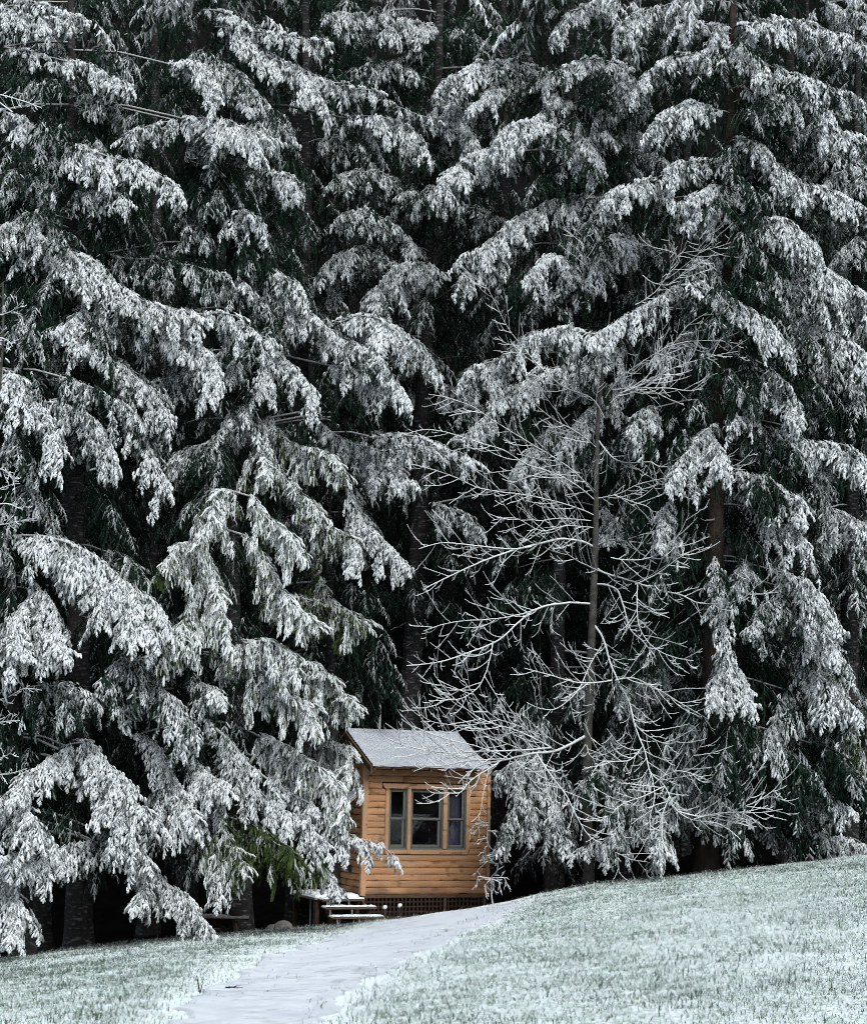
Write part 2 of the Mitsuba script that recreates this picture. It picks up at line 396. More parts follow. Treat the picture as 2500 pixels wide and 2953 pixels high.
def spray_mesh(kind, S, level, seed):
    """A drooping branchlet along +x; +z is its upper, snow-bearing face."""
    rg = np.random.default_rng(seed)
    base, dirs, L, W, t_ = [], [], [], [], []
    stems = []

    def stem_pt(t):
        return np.array([S * t, 0, -0.14 * S * t * t])

    coarse = kind == 'coarse'
    if kind == 'cedar':
        nst = max(6, int(S / 0.028))
        for k in range(nst):
            t = (k + 0.5) / nst
            a = rg.normal(0, 0.34)
            base.append(stem_pt(t * 0.86) + np.array([0, rg.normal(0, 0.035) * (0.5 + t), rg.normal(0, 0.012)]))
            dirs.append([math.cos(a), math.sin(a), rg.normal(-0.05, 0.12)])
            L.append(rg.uniform(0.11, 0.19))
            W.append(rg.uniform(0.013, 0.021))
            t_.append(t)
    else:
        gap = 0.080 if not coarse else 0.10
        nst = max(4, int(S / gap))
        for k in range(nst):
            t = (k + 0.6) / nst
            for sg in (-1, 1):
                l = (0.42 * S * (1 - t) ** 0.75 + 0.05) * rg.uniform(0.75, 1.2)
                a = sg * math.radians(rg.uniform(38, 62) - 14 * t)
                q = stem_pt(t) + np.array([rg.normal(0, 0.012), 0, 0])
                dd = np.array([math.cos(a), math.sin(a), -0.22])
                step = 0.072 if not coarse else 0.13
                m = max(1, int(l / step))
                for i in range(m):
                    s0 = l * i / m
                    b = a * 0.5 + rg.normal(0, 0.24)
                    base.append(q + dd * s0 + np.array([0, 0, -0.35 * s0 * s0 / max(S, 0.3) + rg.normal(0, 0.012)]))
                    dirs.append([math.cos(b), math.sin(b), -0.30 - 0.5 * s0 / S + rg.normal(0, 0.16)])
                    L.append(rg.uniform(0.085, 0.165) * (1.3 if coarse else 1))
                    W.append(rg.uniform(0.0145, 0.0245) * (1.1 if coarse else 1))
                    t_.append(0.6 * t + 0.4 * s0 / S)
        base.append(stem_pt(0.93))
        dirs.append([1, 0, -0.3])
        L.append(0.13)
        W.append(0.024)
        t_.append(1.0)
    N = len(base)
    t_ = np.array(t_)
    if kind == 'cedar':
        mean = {'heavy': 0.80, 'medium': 0.54, 'light': 0.26, 'bare': 0.0}[level]
        snow = np.clip(mean + rg.normal(0, 0.28, N) - 0.45 * np.clip(t_ - 0.7, 0, 1), 0, 1)
        tone = np.array([[0.024, 0.038, 0.015]]) * rg.uniform(0.6, 1.5, (N, 1)) * (1 + 0.8 * t_[:, None] * np.array([[1.0, 0.75, 0.3]]))
    else:
        mean = {'heavy': 0.92, 'medium': 0.64, 'light': 0.32, 'bare': 0.0}[level]
        snow = np.clip(mean + rg.normal(0, 0.27, N) + 0.10 * (t_ - 0.5), 0, 1)
        tone = np.array([[0.011, 0.021, 0.015]]) * rg.uniform(0.6, 1.5, (N, 1))
    if level == 'bare':
        snow = snow * 0
    nrm = np.tile([0, 0, 1.0], (N, 1)) + rg.normal(0, 0.22, (N, 3))
    V, Fc, C = fingers(np.array(base), np.array(dirs), nrm, np.array(L), np.array(W), snow, tone, rg, 2 if coarse else 4)
    ts = np.linspace(0, 0.95, 5)
    sv, sf, sd = tube(np.array([stem_pt(t) for t in ts]), np.linspace(0.008, 0.003, 5), 3, False)
    sc = np.where(sd[:, 2:3] > 0.2, SNOW * (0.9 if level in ('heavy', 'medium') else 0.25), [0.05, 0.04, 0.03])
    return join([(V, Fc, C), (sv, sf, sc)])


SIZES = {'fir': (0.36, 0.58, 0.85), 'cedar': (0.34, 0.55, 0.85), 'coarse': (0.9,)}
SPRAYS = {}


def spray(kind, length, level, rg):
    """(shape group, its own length) of a branchlet close to the length asked for."""
    S = min(SIZES[kind], key=lambda s: abs(math.log(s / length)))
    alt = int(rg.integers(0, 3))
    g = f'spray_{kind}_{int(S * 100)}_{level}_{"abc"[alt]}'
    if g not in SPRAYS:
        SPRAYS[g] = True
        v, f, c = spray_mesh(kind, S, level, abs(hash_of(g)))
        scene[g] = {'type': 'shapegroup', 'spray': mikit.ply((v, f), 'mat_foliage', color=c)}
    return g, S


def hash_of(s):
    h = 7
    for ch in s:
        h = (h * 131 + ord(ch)) % 2147483647
    return h


def place_spray(key, kind, pos, d, nrm, length, level, rg):
    g, S = spray(kind, length, level, rg)
    k = float(np.clip(length / S, 0.7, 1.5 if kind != 'coarse' else 3.0))
    d = unit(d)
    lat = unit(np.cross(nrm, d))
    nn = np.cross(d, lat)
    m = np.eye(4)
    m[:3, 0], m[:3, 1], m[:3, 2], m[:3, 3] = d * k, lat * k * rg.uniform(0.8, 1.15), nn * k, pos
    scene[key] = {'type': 'instance', 'to_world': T(m.tolist()), 'g': {'type': 'ref', 'id': g}}


UPZ = np.array([0, 0, 1.0])
# levels that a bough of a given load mixes
MIXES = {'H': (['heavy', 'medium', 'light'], [0.82, 0.15, 0.03]), 'M': (['heavy', 'medium', 'light'], [0.36, 0.46, 0.18]),
         'L': (['medium', 'light', 'bare'], [0.34, 0.46, 0.20]), 'B': (['light', 'bare'], [0.16, 0.84]), 'D': (['light', 'bare'], [0.05, 0.95])}


def dress(prefix, axis, hang, load, kind, rg, start=0.0, gap=0.105, number=0, under=True):
    """Hangs sprays along an axis (points in metres)."""
    p, s = resample(axis, 0.05)
    total = s[-1]
    tan = unit(np.gradient(p, axis=0))
    lv, pr = MIXES[load]
    pos = start * total
    s0 = float(rg.uniform(0, 50))
    k = number
    sg = 1
    droop = {'fir': 1.05, 'cedar': 2.0, 'coarse': 0.8}[kind]
    while pos < total:
        i = min(len(p) - 1, int(pos / total * (len(p) - 1)))
        t = (pos / total - start) / max(1 - start, 1e-6)
        a = tan[i]
        side = unit(np.cross(a, UPZ) + 1e-6)
        prof = (0.55 + 0.55 * math.sin(math.pi * min(1.0, 0.18 + 0.72 * t))) * (1 - 0.35 * max(0, t - 0.7) / 0.3)
        length = max(0.22, hang * prof * rg.uniform(0.6, 1.15) * (1.35 if rg.uniform() < 0.15 else 1.0) * (0.65 + 0.7 * float(meshkit.noise(np.array([pos * 2.6, s0, 0.0])))))
        sg = -sg
        fwd = rg.uniform(0.35, 0.75) if kind != 'cedar' else rg.uniform(0.1, 0.35)
        out = rg.uniform(0.35, 0.95) if kind != 'cedar' else rg.uniform(0.15, 0.5)
        d = a * fwd + side * sg * out - UPZ * droop * rg.uniform(0.55, 1.25)
        hz = d * [1, 1, 0]
        nrm = UPZ + 0.5 * hz
        load_here = lv[int(rg.choice(len(lv), p=pr))]
        place_spray(f'{prefix}__{k:03d}', kind, p[i] + rg.normal(0, 0.02, 3), d, nrm, length, load_here, rg)
        k += 1
        if under and rg.uniform() < 0.8:    # short ones over the limb itself
            place_spray(f'{prefix}__{k:03d}', kind, p[i] + UPZ * 0.035, a * rg.uniform(0.4, 1) - side * sg * rg.uniform(0.1, 0.8) - UPZ * rg.uniform(0.0, 0.45), UPZ, 0.30 * rg.uniform(0.8, 1.2), load_here, rg)
            k += 1
        if under and rg.uniform() < 0.33:                     # a darker one that hangs lower, beneath
            d2 = a * 0.25 + side * rg.normal(0, 0.4) - UPZ * 1.3
            low = {'H': ['medium', 'light'], 'M': ['light', 'medium'], 'L': ['bare', 'light'], 'B': ['bare', 'bare'], 'D': ['bare', 'bare']}[load][int(rg.integers(0, 2))]
            place_spray(f'{prefix}__{k:03d}', kind, p[i] - UPZ * 0.10, d2, UPZ * 0.4 + d2 * [1, 1, 0], length * rg.uniform(0.9, 1.35), low, rg)
            k += 1
        pos += gap * (0.62 if kind == 'cedar' else 1.0) * rg.uniform(0.75, 1.3)
    place_spray(f'{prefix}__{k:03d}', kind, p[-1], tan[-1] - UPZ * 0.35, UPZ, max(0.28, hang * 0.6), lv[0], rg)
    return k + 1


def limb_mesh(p, r0, r1, snowy=0.9, bark=(0.055, 0.045, 0.038), sides=6):
    v, f, d = tube(p, np.linspace(r0, r1, len(p)), sides)
    lay = np.clip((d[:, 2:3] - 0.05) * 2.2, 0, 1) * snowy
    v = v + np.array([0, 0, 1]) * lay * 0.35 * r0
    return v, f, np.array(bark) * (1 - lay) + SNOW * lay


# ---------------------------------------------------------------- the trees
TREES = {}


def tree(tag, name, label, base_px, y, top_px, h, r, mat='mat_bark', group=None, flare=1.35):
    """A trunk through two photograph points at the distance y; h is its full height."""
    key = thing(name, label, 'tree', group)
    a, b = at(*base_px, y), at(*top_px, y)
    slope = (b - a) / (b[2] - a[2])
    gz = float(ground_z(a[0], y))
    foot = a + slope * (gz - a[2])
    TREES[tag] = dict(key=key, foot=foot, slope=slope, h=h, r=r, y=y, n=0)
    rg = np.random.default_rng(hash_of(tag))
    zz = np.concatenate([[-0.3, 0, 0.15, 0.4, 0.8], np.arange(1.4, h, 0.35), [h]])
    pts = foot + slope * zz[:, None]
    pts[:, :2] += 0.04 * np.stack([np.sin(zz * 0.5 + rg.uniform(0, 6)), np.cos(zz * 0.4)], 1)
    rad = r * np.clip(1 - zz / (h * 1.04), 0.03, 1) ** 0.8 * (1 + (flare - 1) * np.exp(-np.clip(zz, 0, 9) * 2.2))
    v, f, d = tube(pts, rad, 22)
    q = v * [9, 9, 2.6]
    ridge = meshkit.fbm(q, 3, 3) - 0.5
    v = v + d * (ridge * 0.42 * r * np.minimum(1, 1))[:, None]
    scene[key + '__trunk'] = mikit.ply((v, f), mat, smooth=50)
    return TREES[tag]


def trunk_at(t, z):
    return t['foot'] + t['slope'] * (z - t['foot'][2])


CROPS = {1: (0, 0), 2: (1250, 0), 3: (0, 900), 4: (1250, 900), 5: (0, 1800), 6: (1250, 1800)}


def px(crop, q):
    return CROPS[crop][0] + q[0] / 1.4112, CROPS[crop][1] + q[1] / 1.4112


def bough(tag, crop, pts, hang, load='H', kind='fir', fwd=None, near=0.3, reach=True):
    """One limb of a tree: along its top edge as seen, growing out of the trunk and forward towards the light over the lawn."""
    t = TREES[tag]
    n = t['n']
    t['n'] += 1
    key = t['key'] + '__bough' + (f'_{n:03d}' if n else '')
    rg = np.random.default_rng(hash_of(f'{tag}{n}{crop}'))
    P = [px(crop, q) for q in pts]
    if fwd is None:
        fwd = 1.0 + 1.7 * np.clip(P[0][1] / 2600, 0, 1) * rg.uniform(0.8, 1.2)
    ln = np.concatenate([[0], np.cumsum(np.hypot(*np.diff(np.array(P), axis=0).T))])
    ln /= ln[-1]
    pts3 = [at(*q, t['y'] - fwd * (near + (1 - near) * s)) for q, s in zip(P, ln)]
    m = hang / 1.4112 / F * (t['y'] - fwd)
    p, _ = resample(pts3, 0.08)
    wob = np.stack([meshkit.noise(p * 2.7 + 11 * k, 5 + k) - 0.5 for k in range(3)], 1)
    p = p + wob * np.array([0.12, 0.16, 0.20]) * np.linspace(0.2, 1, len(p))[:, None]
    k = dress(key + '__foliage', p - UPZ * 0.02, m * 0.80, load, kind, rg, gap=0.13)
    tan = unit(np.gradient(p, axis=0))
    total = np.linalg.norm(np.diff(p, axis=0), axis=1).sum()
    pos, sg = 0.12 * total, 1
    subs = []
    while pos < 0.93 * total and m > 0.35:              # the side twigs that make the bough a fan
        i = int(pos / total * (len(p) - 1))
        sg = -sg
        side = unit(np.cross(tan[i], UPZ)) * sg
        if side @ FWD > 0.3 and rg.uniform() < 0.5:
            side = -side
        R = m * rg.uniform(0.55, 1.15) * (1 - 0.4 * pos / total)
        ss = np.linspace(0, 1, 7)[:, None]
        q = p[i] + (tan[i] * rg.uniform(0.3, 0.9) + side * rg.uniform(0.5, 0.9)) * R * ss - UPZ * R * (0.15 * ss + rg.uniform(0.5, 1.0) * ss ** 2)
        subs.append(q)
        k = dress(key + '__foliage', q, min(0.5, 0.55 * m) if kind == 'fir' else 0.6 * m, load if rg.uniform() < 0.55 else {'H': 'M', 'M': 'L'}.get(load, load), kind, rg, start=0.15, gap=0.125, number=k, under=False)
        pos += rg.uniform(0.30, 0.55)
    root = trunk_at(t, pts3[0][2])
    gap = np.linalg.norm(root - pts3[0])
    line = list(p)
    if reach and gap > 0.15:
        root = trunk_at(t, pts3[0][2] + min(0.45, 0.22 * gap))
        mid = (root + pts3[0]) / 2 + UPZ * 0.05 * gap
        q, _ = resample([root, mid, pts3[0]], 0.12)
        line = list(q[:-1]) + line
    L = np.array(line)
    length = np.linalg.norm(np.diff(L, axis=0), axis=1).sum()
    v, f, c = limb_mesh(L - UPZ * 0.055, 0.008 + 0.0045 * length, 0.004, 0.55)
    scene[key] = mikit.ply((v, f), 'mat_bough', color=c)
    labels[key + '__foliage'] = {'kind': 'stuff'}


def fill(tag, z0, z1, r0, r1, per_m, load='B', kind='coarse', spread=(-180, 180), name='inner_foliage', ln=0.7, gap=0.21, clear=None):
    """The inner and hidden boughs of a crown, mostly in its own shade, between heights z0 and z1 above the eye's level 0."""
    t = TREES[tag]
    rg = np.random.default_rng(hash_of(tag + name + str(z0)))
    k = t.setdefault(name, 0)
    zs = np.arange(z0, z1, 1.0 / per_m)
    for z in zs:
        u = (z - z0) / max(z1 - z0, 1e-6)
        R = (r0 + (r1 - r0) * u) * rg.uniform(0.7, 1.15)
        az = math.radians(rg.uniform(*spread)) - math.pi / 2
        d = np.array([math.cos(az), math.sin(az), 0])
        o = trunk_at(t, z)
        ss = np.linspace(0.1, 1, 6)[:, None]
        ax = o + d * R * ss + UPZ * (0.10 * R * ss - 0.42 * R * ss ** 2)
        if ax[-1][2] < ground_z(ax[-1][0], ax[-1][1]) + 0.5:
            continue
        k = dress(f"{t['key']}__{name}", ax, ln, 'D' if load == 'B' and z < (9.0 if tag[0] != 'B' else 10.5) else load, kind, rg, start=0.15, gap=gap, number=k, under=False)
    t[name] = k
    labels[f"{t['key']}__{name}"] = {'kind': 'stuff'}


# foreground and middle trees; (photograph pixel of the foot, distance, photograph pixel higher up)
tree('L1', 'fir_tree', 'tall snowy fir at the upper left whose long boughs sweep down to the right', (230, 2600), 31.6, (203, 300), 24, 0.26)
tree('L2', 'fir_tree', 'snowy fir in the upper left centre with dark green snowless inner boughs', (690, 2600), 32.6, (655, 300), 23, 0.22)
tree('L3', 'fir_tree', 'nearest snowy fir at the left edge with low boughs almost touching the lawn', (60, 2700), 30.2, (30, 900), 12.5, 0.2)
tree('L4', 'cedar_tree', 'snowy cedar left of the cabin, one long bough reaching across its front wall', (545, 2650), 30.6, (585, 1560), 9.3, 0.16)
tree('L5', 'cedar_tree', 'cedar with hanging yellow green fringes above and left of the cabin roof', (962, 2600), 33.2, (955, 1500), 11.5, 0.15)
tree('C1', 'fir_tree', 'fir with thick dark trunk standing right behind the cabin roof', (1160, 2560), 37.0, (1262, 100), 30, 0.27)
tree('R1', 'fir_tree', 'tall brown trunked fir at the right with tiers of snow loaded boughs on both sides', (2030, 2600), 32.4, (2100, 500), 27, 0.24, 'mat_brown_bark')
tree('R2', 'fir_tree', 'snowy fir behind the bare tree with boughs sloping down to the left', (1592, 2560), 34.6, (1640, 600), 25, 0.19)
tree('R3', 'fir_tree', 'dark green fir at the far right edge, lightly dusted with snow', (2440, 2500), 34.0, (2470, 700), 24, 0.22)
tree('H1', 'young_conifer', 'young snow dusted conifer standing just right of the cabin', (1585, 2590), 32.9, (1560, 2000), 5.6, 0.06)
tree('H2', 'young_conifer', 'young conifer behind the low drooping branches of the bare tree', (1850, 2560), 32.6, (1850, 2100), 4.6, 0.06)

# the trees farther back
BACK = [(-250, 38.5, 'L'), (120, 36.5, 'L'), (430, 39.0, 'L'), (860, 37.0, 'L'), (1060, 42.0, 'L'), (1430, 40.5, 'L'), (1790, 37.5, 'L'), (2260, 37.5, 'L'), (2620, 39.5, 'L'), (620, 45.0, 'L'), (1640, 45.0, 'L'), (2080, 44.0, 'L'), (220, 46, 'L'), (1280, 47.5, 'L'), (2450, 47, 'L'), (-60, 43, 'L'), (330, 49, 'L'), (760, 49.5, 'L'), (1000, 50.5, 'L'), (1500, 51, 'L'), (1880, 50, 'L'), (2300, 50.5, 'L'), (2700, 46, 'L'), (540, 42, 'L'), (1960, 41, 'L')]
for i, (x, y, ld) in enumerate(BACK):
    tg = f'B{i}'
    tree(tg, 'background_fir', 'tall dark fir deep in the forest, dimly seen between the snowy nearer trees', (x, 2550), y, (x + 20, 400), 32, 0.24, group='dark firs deep in the forest')
    zt = 1.7 + (2300 - 0) / F * y + 3.2
    fill(tg, 4.2 if 900 < x < 1900 else 2.5, zt, 3.0, 2.4, 4.0 if y < 43 else 2.6, 'B', ln=0.95 if y < 43 else 1.15, gap=0.30 if y < 43 else 0.40)
    fill(tg, zt, 31, 2.6, 0.8, 2.6, 'M', name='top_foliage', ln=1.35, gap=0.5)


H, M, Lt = 'H', 'M', 'L'
# left upper
bough('L1', 1, [(20, 180), (150, 210), (330, 245), (430, 280), (525, 345)], 110, H)
bough('L1', 1, [(0, 440), (80, 470), (200, 540), (330, 590), (450, 625), (560, 650), (680, 720), (740, 790)], 165, H)
bough('L1', 1, [(0, 980), (150, 985), (300, 1020), (420, 1080), (500, 1170), (650, 1235), (800, 1260)], 160, H)
bough('L1', 1, [(500, 1190), (650, 1240), (800, 1262), (900, 1255), (1000, 1310), (1100, 1390)], 130, H)
bough('L1', 1, [(430, 1250), (330, 1270), (220, 1340)], 140, H)
bough('L1', 1, [(460, 1290), (400, 1330), (330, 1400)], 140, H)
bough('L1', 1, [(60, 870), (130, 930), (220, 990)], 110, M)
bough('L1', 1, [(0, 20), (150, 60), (330, 60)], 110, H)
bough('L1', 1, [(60, 0), (200, 15), (340, 70)], 100, M)
bough('L1', 1, [(720, 480), (600, 500), (480, 550)], 120, M)
bough('L1', 1, [(690, 250), (800, 240), (870, 330), (880, 400)], 110, H)
bough('L1', 1, [(740, 470), (900, 480), (1000, 510), (1100, 545)], 160, H)
bough('L1', 1, [(0, 690), (110, 700), (210, 770)], 130, Lt)
bough('L1', 1, [(300, 780), (420, 760), (520, 810)], 120, M)
bough('L2', 1, [(830, 30), (960, 60), (1050, 120), (1200, 130), (1325, 160)], 80, H)
bough('L2', 1, [(880, 100), (1000, 130), (1080, 210), (1200, 270), (1300, 370), (1330, 460)], 140, H)
bough('L2', 1, [(860, 220), (1000, 310), (1100, 430), (1180, 540)], 150, M)
bough('L2', 1, [(800, 230), (870, 240), (960, 330), (1010, 420)], 150, M)
bough('L2', 1, [(1060, 190), (1250, 280), (1400, 340), (1500, 350), (1640, 430), (1764, 460)], 90, M)
bough('L2', 1, [(1400, 470), (1500, 460), (1620, 490), (1740, 600)], 150, M)
bough('L2', 1, [(960, 640), (1080, 680), (1180, 720), (1205, 770)], 110, M)
bough('L2', 1, [(850, 640), (940, 660), (1000, 740), (1020, 860), (1030, 1000)], 300, 'B')
bough('L2', 1, [(1000, 730), (1040, 860), (1060, 960)], 110, H)
bough('L2', 1, [(760, 640), (850, 670), (900, 760)], 280, 'B')
bough('L2', 1, [(760, 730), (830, 740), (870, 790)], 60, H)
bough('L2', 1, [(1000, 1000), (1100, 1080), (1200, 1140), (1240, 1230)], 140, M)
bough('L2', 1, [(1000, 1160), (1130, 1220), (1250, 1270), (1340, 1340)], 120, H)
bough('L2', 1, [(430, 1020), (560, 1050), (680, 1050), (800, 1070), (920, 1110)], 150, Lt)
bough('C1', 1, [(1600, 30), (1500, 60), (1400, 40), (1330, 60)], 110, M, fwd=2.2)
bough('C1', 1, [(1764, 90), (1650, 70), (1560, 130)], 130, M, fwd=2.4)
bough('C1', 1, [(1700, 300), (1620, 240), (1500, 250)], 120, Lt, fwd=2.4)
bough('C1', 1, [(1660, 740), (1560, 700), (1450, 690), (1340, 740)], 130, Lt, fwd=2.6)
bough('C1', 1, [(1700, 1000), (1600, 900), (1500, 850), (1370, 880)], 150, M, fwd=2.6)
bough('C1', 1, [(1640, 1100), (1560, 1040), (1500, 1000), (1400, 1020), (1310, 1110)], 140, M, fwd=3.0)
bough('C1', 1, [(1764, 1080), (1650, 1060), (1560, 1140), (1530, 1220)], 170, M, fwd=3.0)
bough('L2', 3, [(1340, 60), (1450, 10), (1580, 40), (1700, 120), (1764, 230)], 140, H, fwd=2.6)
bough('L2', 3, [(1350, 210), (1480, 230), (1600, 280), (1655, 350)], 120, H, fwd=2.8)
bough('L2', 3, [(1300, 80), (1400, 110), (1530, 160), (1550, 230)], 130, M, fwd=2.5)
# left middle
bough('L3', 3, [(0, 220), (80, 270), (130, 350), (200, 440), (240, 540)], 160, H)
bough('L3', 3, [(200, 360), (330, 400), (420, 490), (470, 600)], 150, M)
bough('L3', 3, [(240, 250), (380, 300), (480, 360), (570, 440)], 140, Lt)
bough('L1', 3, [(480, 380), (570, 470), (620, 560), (690, 720)], 130, H)
bough('L1', 3, [(560, 50), (700, 80), (800, 130), (870, 200), (880, 320)], 150, H)
bough('L1', 3, [(480, 200), (560, 260), (640, 340), (680, 450)], 150, M)
bough('L2', 3, [(1000, 60), (1100, 120), (1150, 180), (1240, 270), (1290, 390)], 130, H)
bough('L2', 3, [(900, 130), (960, 180), (940, 250)], 130, M)
bough('L2', 3, [(1090, 170), (1080, 260), (1060, 330)], 110, H)
bough('L5', 3, [(1290, 430), (1400, 510), (1540, 550), (1700, 545), (1764, 540)], 90, M, fwd=2.0)
bough('L5', 3, [(1440, 540), (1530, 590), (1620, 640), (1680, 690)], 130, H, fwd=2.0)
bough('L5', 3, [(1100, 420), (1000, 470), (870, 530), (720, 580), (705, 630)], 130, H, 'cedar', 2.4)
bough('L5', 3, [(1090, 590), (1180, 690), (1330, 830)], 100, M, 'cedar', 2.6)
bough('L5', 3, [(1100, 440), (1200, 530), (1300, 560), (1420, 650)], 130, M, 'cedar', 2.4)
bough('L5', 3, [(1060, 460), (1070, 540), (1080, 640)], 140, H, 'cedar', 2.4)
bough('L5', 3, [(1430, 700), (1480, 850), (1550, 920), (1650, 1020)], 120, H, 'fir', 2.4)
bough('L5', 3, [(1440, 820), (1450, 920), (1420, 1020)], 100, H, 'fir', 2.5)
bough('L5', 3, [(1100, 840), (1250, 860), (1420, 890)], 150, M, 'cedar', 2.5)
bough('L4', 3, [(960, 740), (900, 720), (850, 830), (810, 930)], 130, H, 'cedar')
bough('L4', 3, [(1020, 740), (1060, 800), (1160, 880), (1230, 980)], 130, H, 'cedar')
bough('L4', 3, [(1000, 900), (1060, 980), (1130, 1100), (1200, 1200), (1300, 1260)], 120, H, 'cedar')
bough('L4', 3, [(830, 930), (860, 1050), (890, 1150), (930, 1300)], 190, H, 'cedar')
bough('L4', 3, [(790, 930), (720, 950), (700, 1010)], 150, M, 'cedar')
bough('L4', 3, [(830, 1170), (760, 1230), (720, 1330)], 170, M, 'cedar')
bough('L5', 3, [(1060, 1130), (1200, 1150), (1350, 1190), (1480, 1250)], 150, Lt, 'cedar', 2.6)
bough('L5', 3, [(1290, 1000), (1310, 1080), (1360, 1190), (1500, 1260)], 130, Lt, 'cedar', 2.2)
bough('L3', 3, [(0, 900), (150, 900), (330, 950), (470, 1050), (600, 1160), (690, 1260)], 210, H)
bough('L3', 3, [(260, 960), (400, 1080), (520, 1180), (620, 1290)], 190, H)
bough('L3', 3, [(140, 1130), (80, 1210), (60, 1330)], 140, H)
bough('L3', 3, [(120, 1080), (200, 1170), (230, 1300), (270, 1390)], 110, H)
bough('L1', 3, [(420, 960), (520, 990), (590, 1080)], 120, Lt)
# lower left
bough('L3', 5, [(240, 500), (330, 470), (430, 550), (520, 640), (570, 740), (650, 800)], 170, H)
bough('L3', 5, [(330, 580), (450, 700), (520, 790), (550, 890)], 160, H)
bough('L3', 5, [(300, 500), (200, 540), (120, 600), (60, 680)], 160, H)
bough('L4', 5, [(560, 440), (640, 500), (720, 640), (780, 750)], 130, H, 'fir')
bough('L4', 5, [(500, 300), (600, 240), (700, 300), (800, 420)], 170, M, 'fir')
bough('L4', 5, [(820, 370), (930, 460), (1010, 560), (1150, 650), (1300, 760), (1400, 850), (1530, 880), (1610, 950)], 125, H, 'fir', 2.3)
bough('L4', 5, [(900, 490), (980, 600), (1100, 720), (1230, 800), (1340, 920)], 140, H, 'fir')
bough('L4', 5, [(780, 560), (870, 620), (920, 690)], 120, H, 'fir')
bough('L4', 5, [(780, 230), (850, 250), (900, 290)], 110, M, 'fir')
bough('L4', 5, [(900, 140), (1050, 60), (1180, 100), (1210, 200)], 140, H, 'cedar')
bough('L4', 5, [(1000, 150), (1150, 270), (1250, 330), (1280, 410)], 130, H, 'cedar')
bough('L5', 5, [(1230, 220), (1350, 240), (1450, 330)], 120, H, 'cedar', 2.8)
bough('L5', 5, [(1180, 110), (1270, 160), (1360, 220)], 130, M, 'cedar', 2.6)
bough('L5', 5, [(1260, 480), (1380, 490), (1430, 530), (1410, 620)], 130, H, 'cedar', 2.6)
bough('L4', 5, [(1090, 550), (1250, 600), (1370, 640), (1410, 790)], 140, H, 'cedar', 2.0)
bough('L4', 5, [(1050, 440), (1170, 500), (1300, 590)], 130, H, 'cedar', 2.0)
bough('L3', 5, [(530, 930), (650, 1030), (770, 1120), (870, 1265)], 130, H)
bough('L3', 5, [(560, 1010), (600, 1060), (560, 1130)], 90, M)
bough('L3', 5, [(200, 850), (100, 920), (0, 960)], 130, H)
bough('L3', 5, [(380, 870), (280, 900), (170, 960), (110, 1010)], 130, H)
bough('L3', 5, [(0, 1020), (70, 1120), (60, 1240)], 170, H)
bough('L3', 5, [(0, 700), (90, 740), (160, 830)], 170, H)
bough('L3', 5, [(420, 840), (520, 880), (600, 950)], 110, M)
bough('L4', 5, [(760, 790), (850, 870), (910, 910), (880, 1080)], 130, M, 'fir')
bough('L4', 5, [(820, 700), (900, 800), (950, 900), (990, 980)], 150, Lt, 'cedar')
bough('L4', 5, [(900, 770), (1000, 800), (1100, 860), (1200, 950)], 200, 'B', 'cedar')
bough('L4', 5, [(1000, 800), (1100, 800), (1200, 860), (1300, 950)], 190, 'B', 'cedar')
bough('L4', 5, [(1270, 890), (1310, 980), (1365, 1070)], 75, M, 'fir', 2.2)
bough('L4', 5, [(640, 620), (720, 700), (800, 800)], 150, M, 'fir')
bough('L3', 5, [(0, 0), (60, 60), (90, 120)], 140, H)
bough('L3', 5, [(150, 0), (230, 40), (270, 110)], 110, H)
bough('L3', 5, [(100, 250), (250, 230), (380, 300)], 150, Lt)
bough('L4', 5, [(620, 120), (500, 130), (420, 230)], 170, Lt, 'fir')
# right upper
bough('R2', 2, [(750, 0), (650, 10), (560, 40), (490, 150)], 110, M)
bough('R1', 2, [(1100, 0), (900, 20), (800, 60), (730, 170)], 130, M)
bough('R1', 2, [(1190, 100), (1050, 75), (970, 120)], 110, H)
bough('R1', 2, [(1180, 120), (1130, 160), (1080, 210)], 90, H)
bough('R1', 2, [(1290, 160), (1250, 165), (1180, 240)], 80, H)
bough('R1', 2, [(1250, 170), (1310, 210), (1340, 310)], 120, H)
bough('R1', 2, [(1180, 230), (1050, 215), (950, 230), (870, 290), (815, 380)], 80, H)
bough('R2', 2, [(800, 270), (740, 240), (650, 230), (540, 270), (430, 330)], 140, H)
bough('R2', 2, [(780, 260), (790, 300), (740, 350)], 90, H)
bough('C1', 2, [(470, 290), (350, 240), (240, 240), (130, 270), (30, 330)], 150, M, fwd=2.6)
bough('C1', 2, [(380, 330), (260, 330), (190, 400), (150, 430)], 110, H, fwd=2.8)
bough('R1', 2, [(1160, 440), (1050, 405), (950, 450), (870, 520)], 150, H)
bough('R2', 2, [(840, 530), (700, 505), (620, 580), (575, 650)], 170, H)
bough('R2', 2, [(560, 560), (460, 480), (340, 490), (270, 540), (250, 600)], 140, H, fwd=2.3)
bough('R2', 2, [(330, 610), (230, 600), (130, 640), (20, 770)], 140, H, fwd=2.3)
bough('C1', 2, [(0, 380), (80, 430), (150, 540), (190, 620)], 110, M, fwd=2.4)
bough('R1', 2, [(1240, 90), (1500, 80), (1640, 120), (1764, 190)], 150, H)
bough('R1', 2, [(1290, 220), (1450, 290), (1600, 340), (1764, 410)], 130, M)
bough('R1', 2, [(1250, 340), (1310, 360), (1430, 390), (1560, 400), (1600, 480), (1764, 560)], 170, H)
bough('R1', 2, [(1220, 560), (1320, 570), (1400, 660), (1470, 720), (1620, 770), (1764, 850)], 150, H)
bough('R1', 2, [(1225, 790), (1170, 745), (1100, 770), (1010, 810)], 140, H)
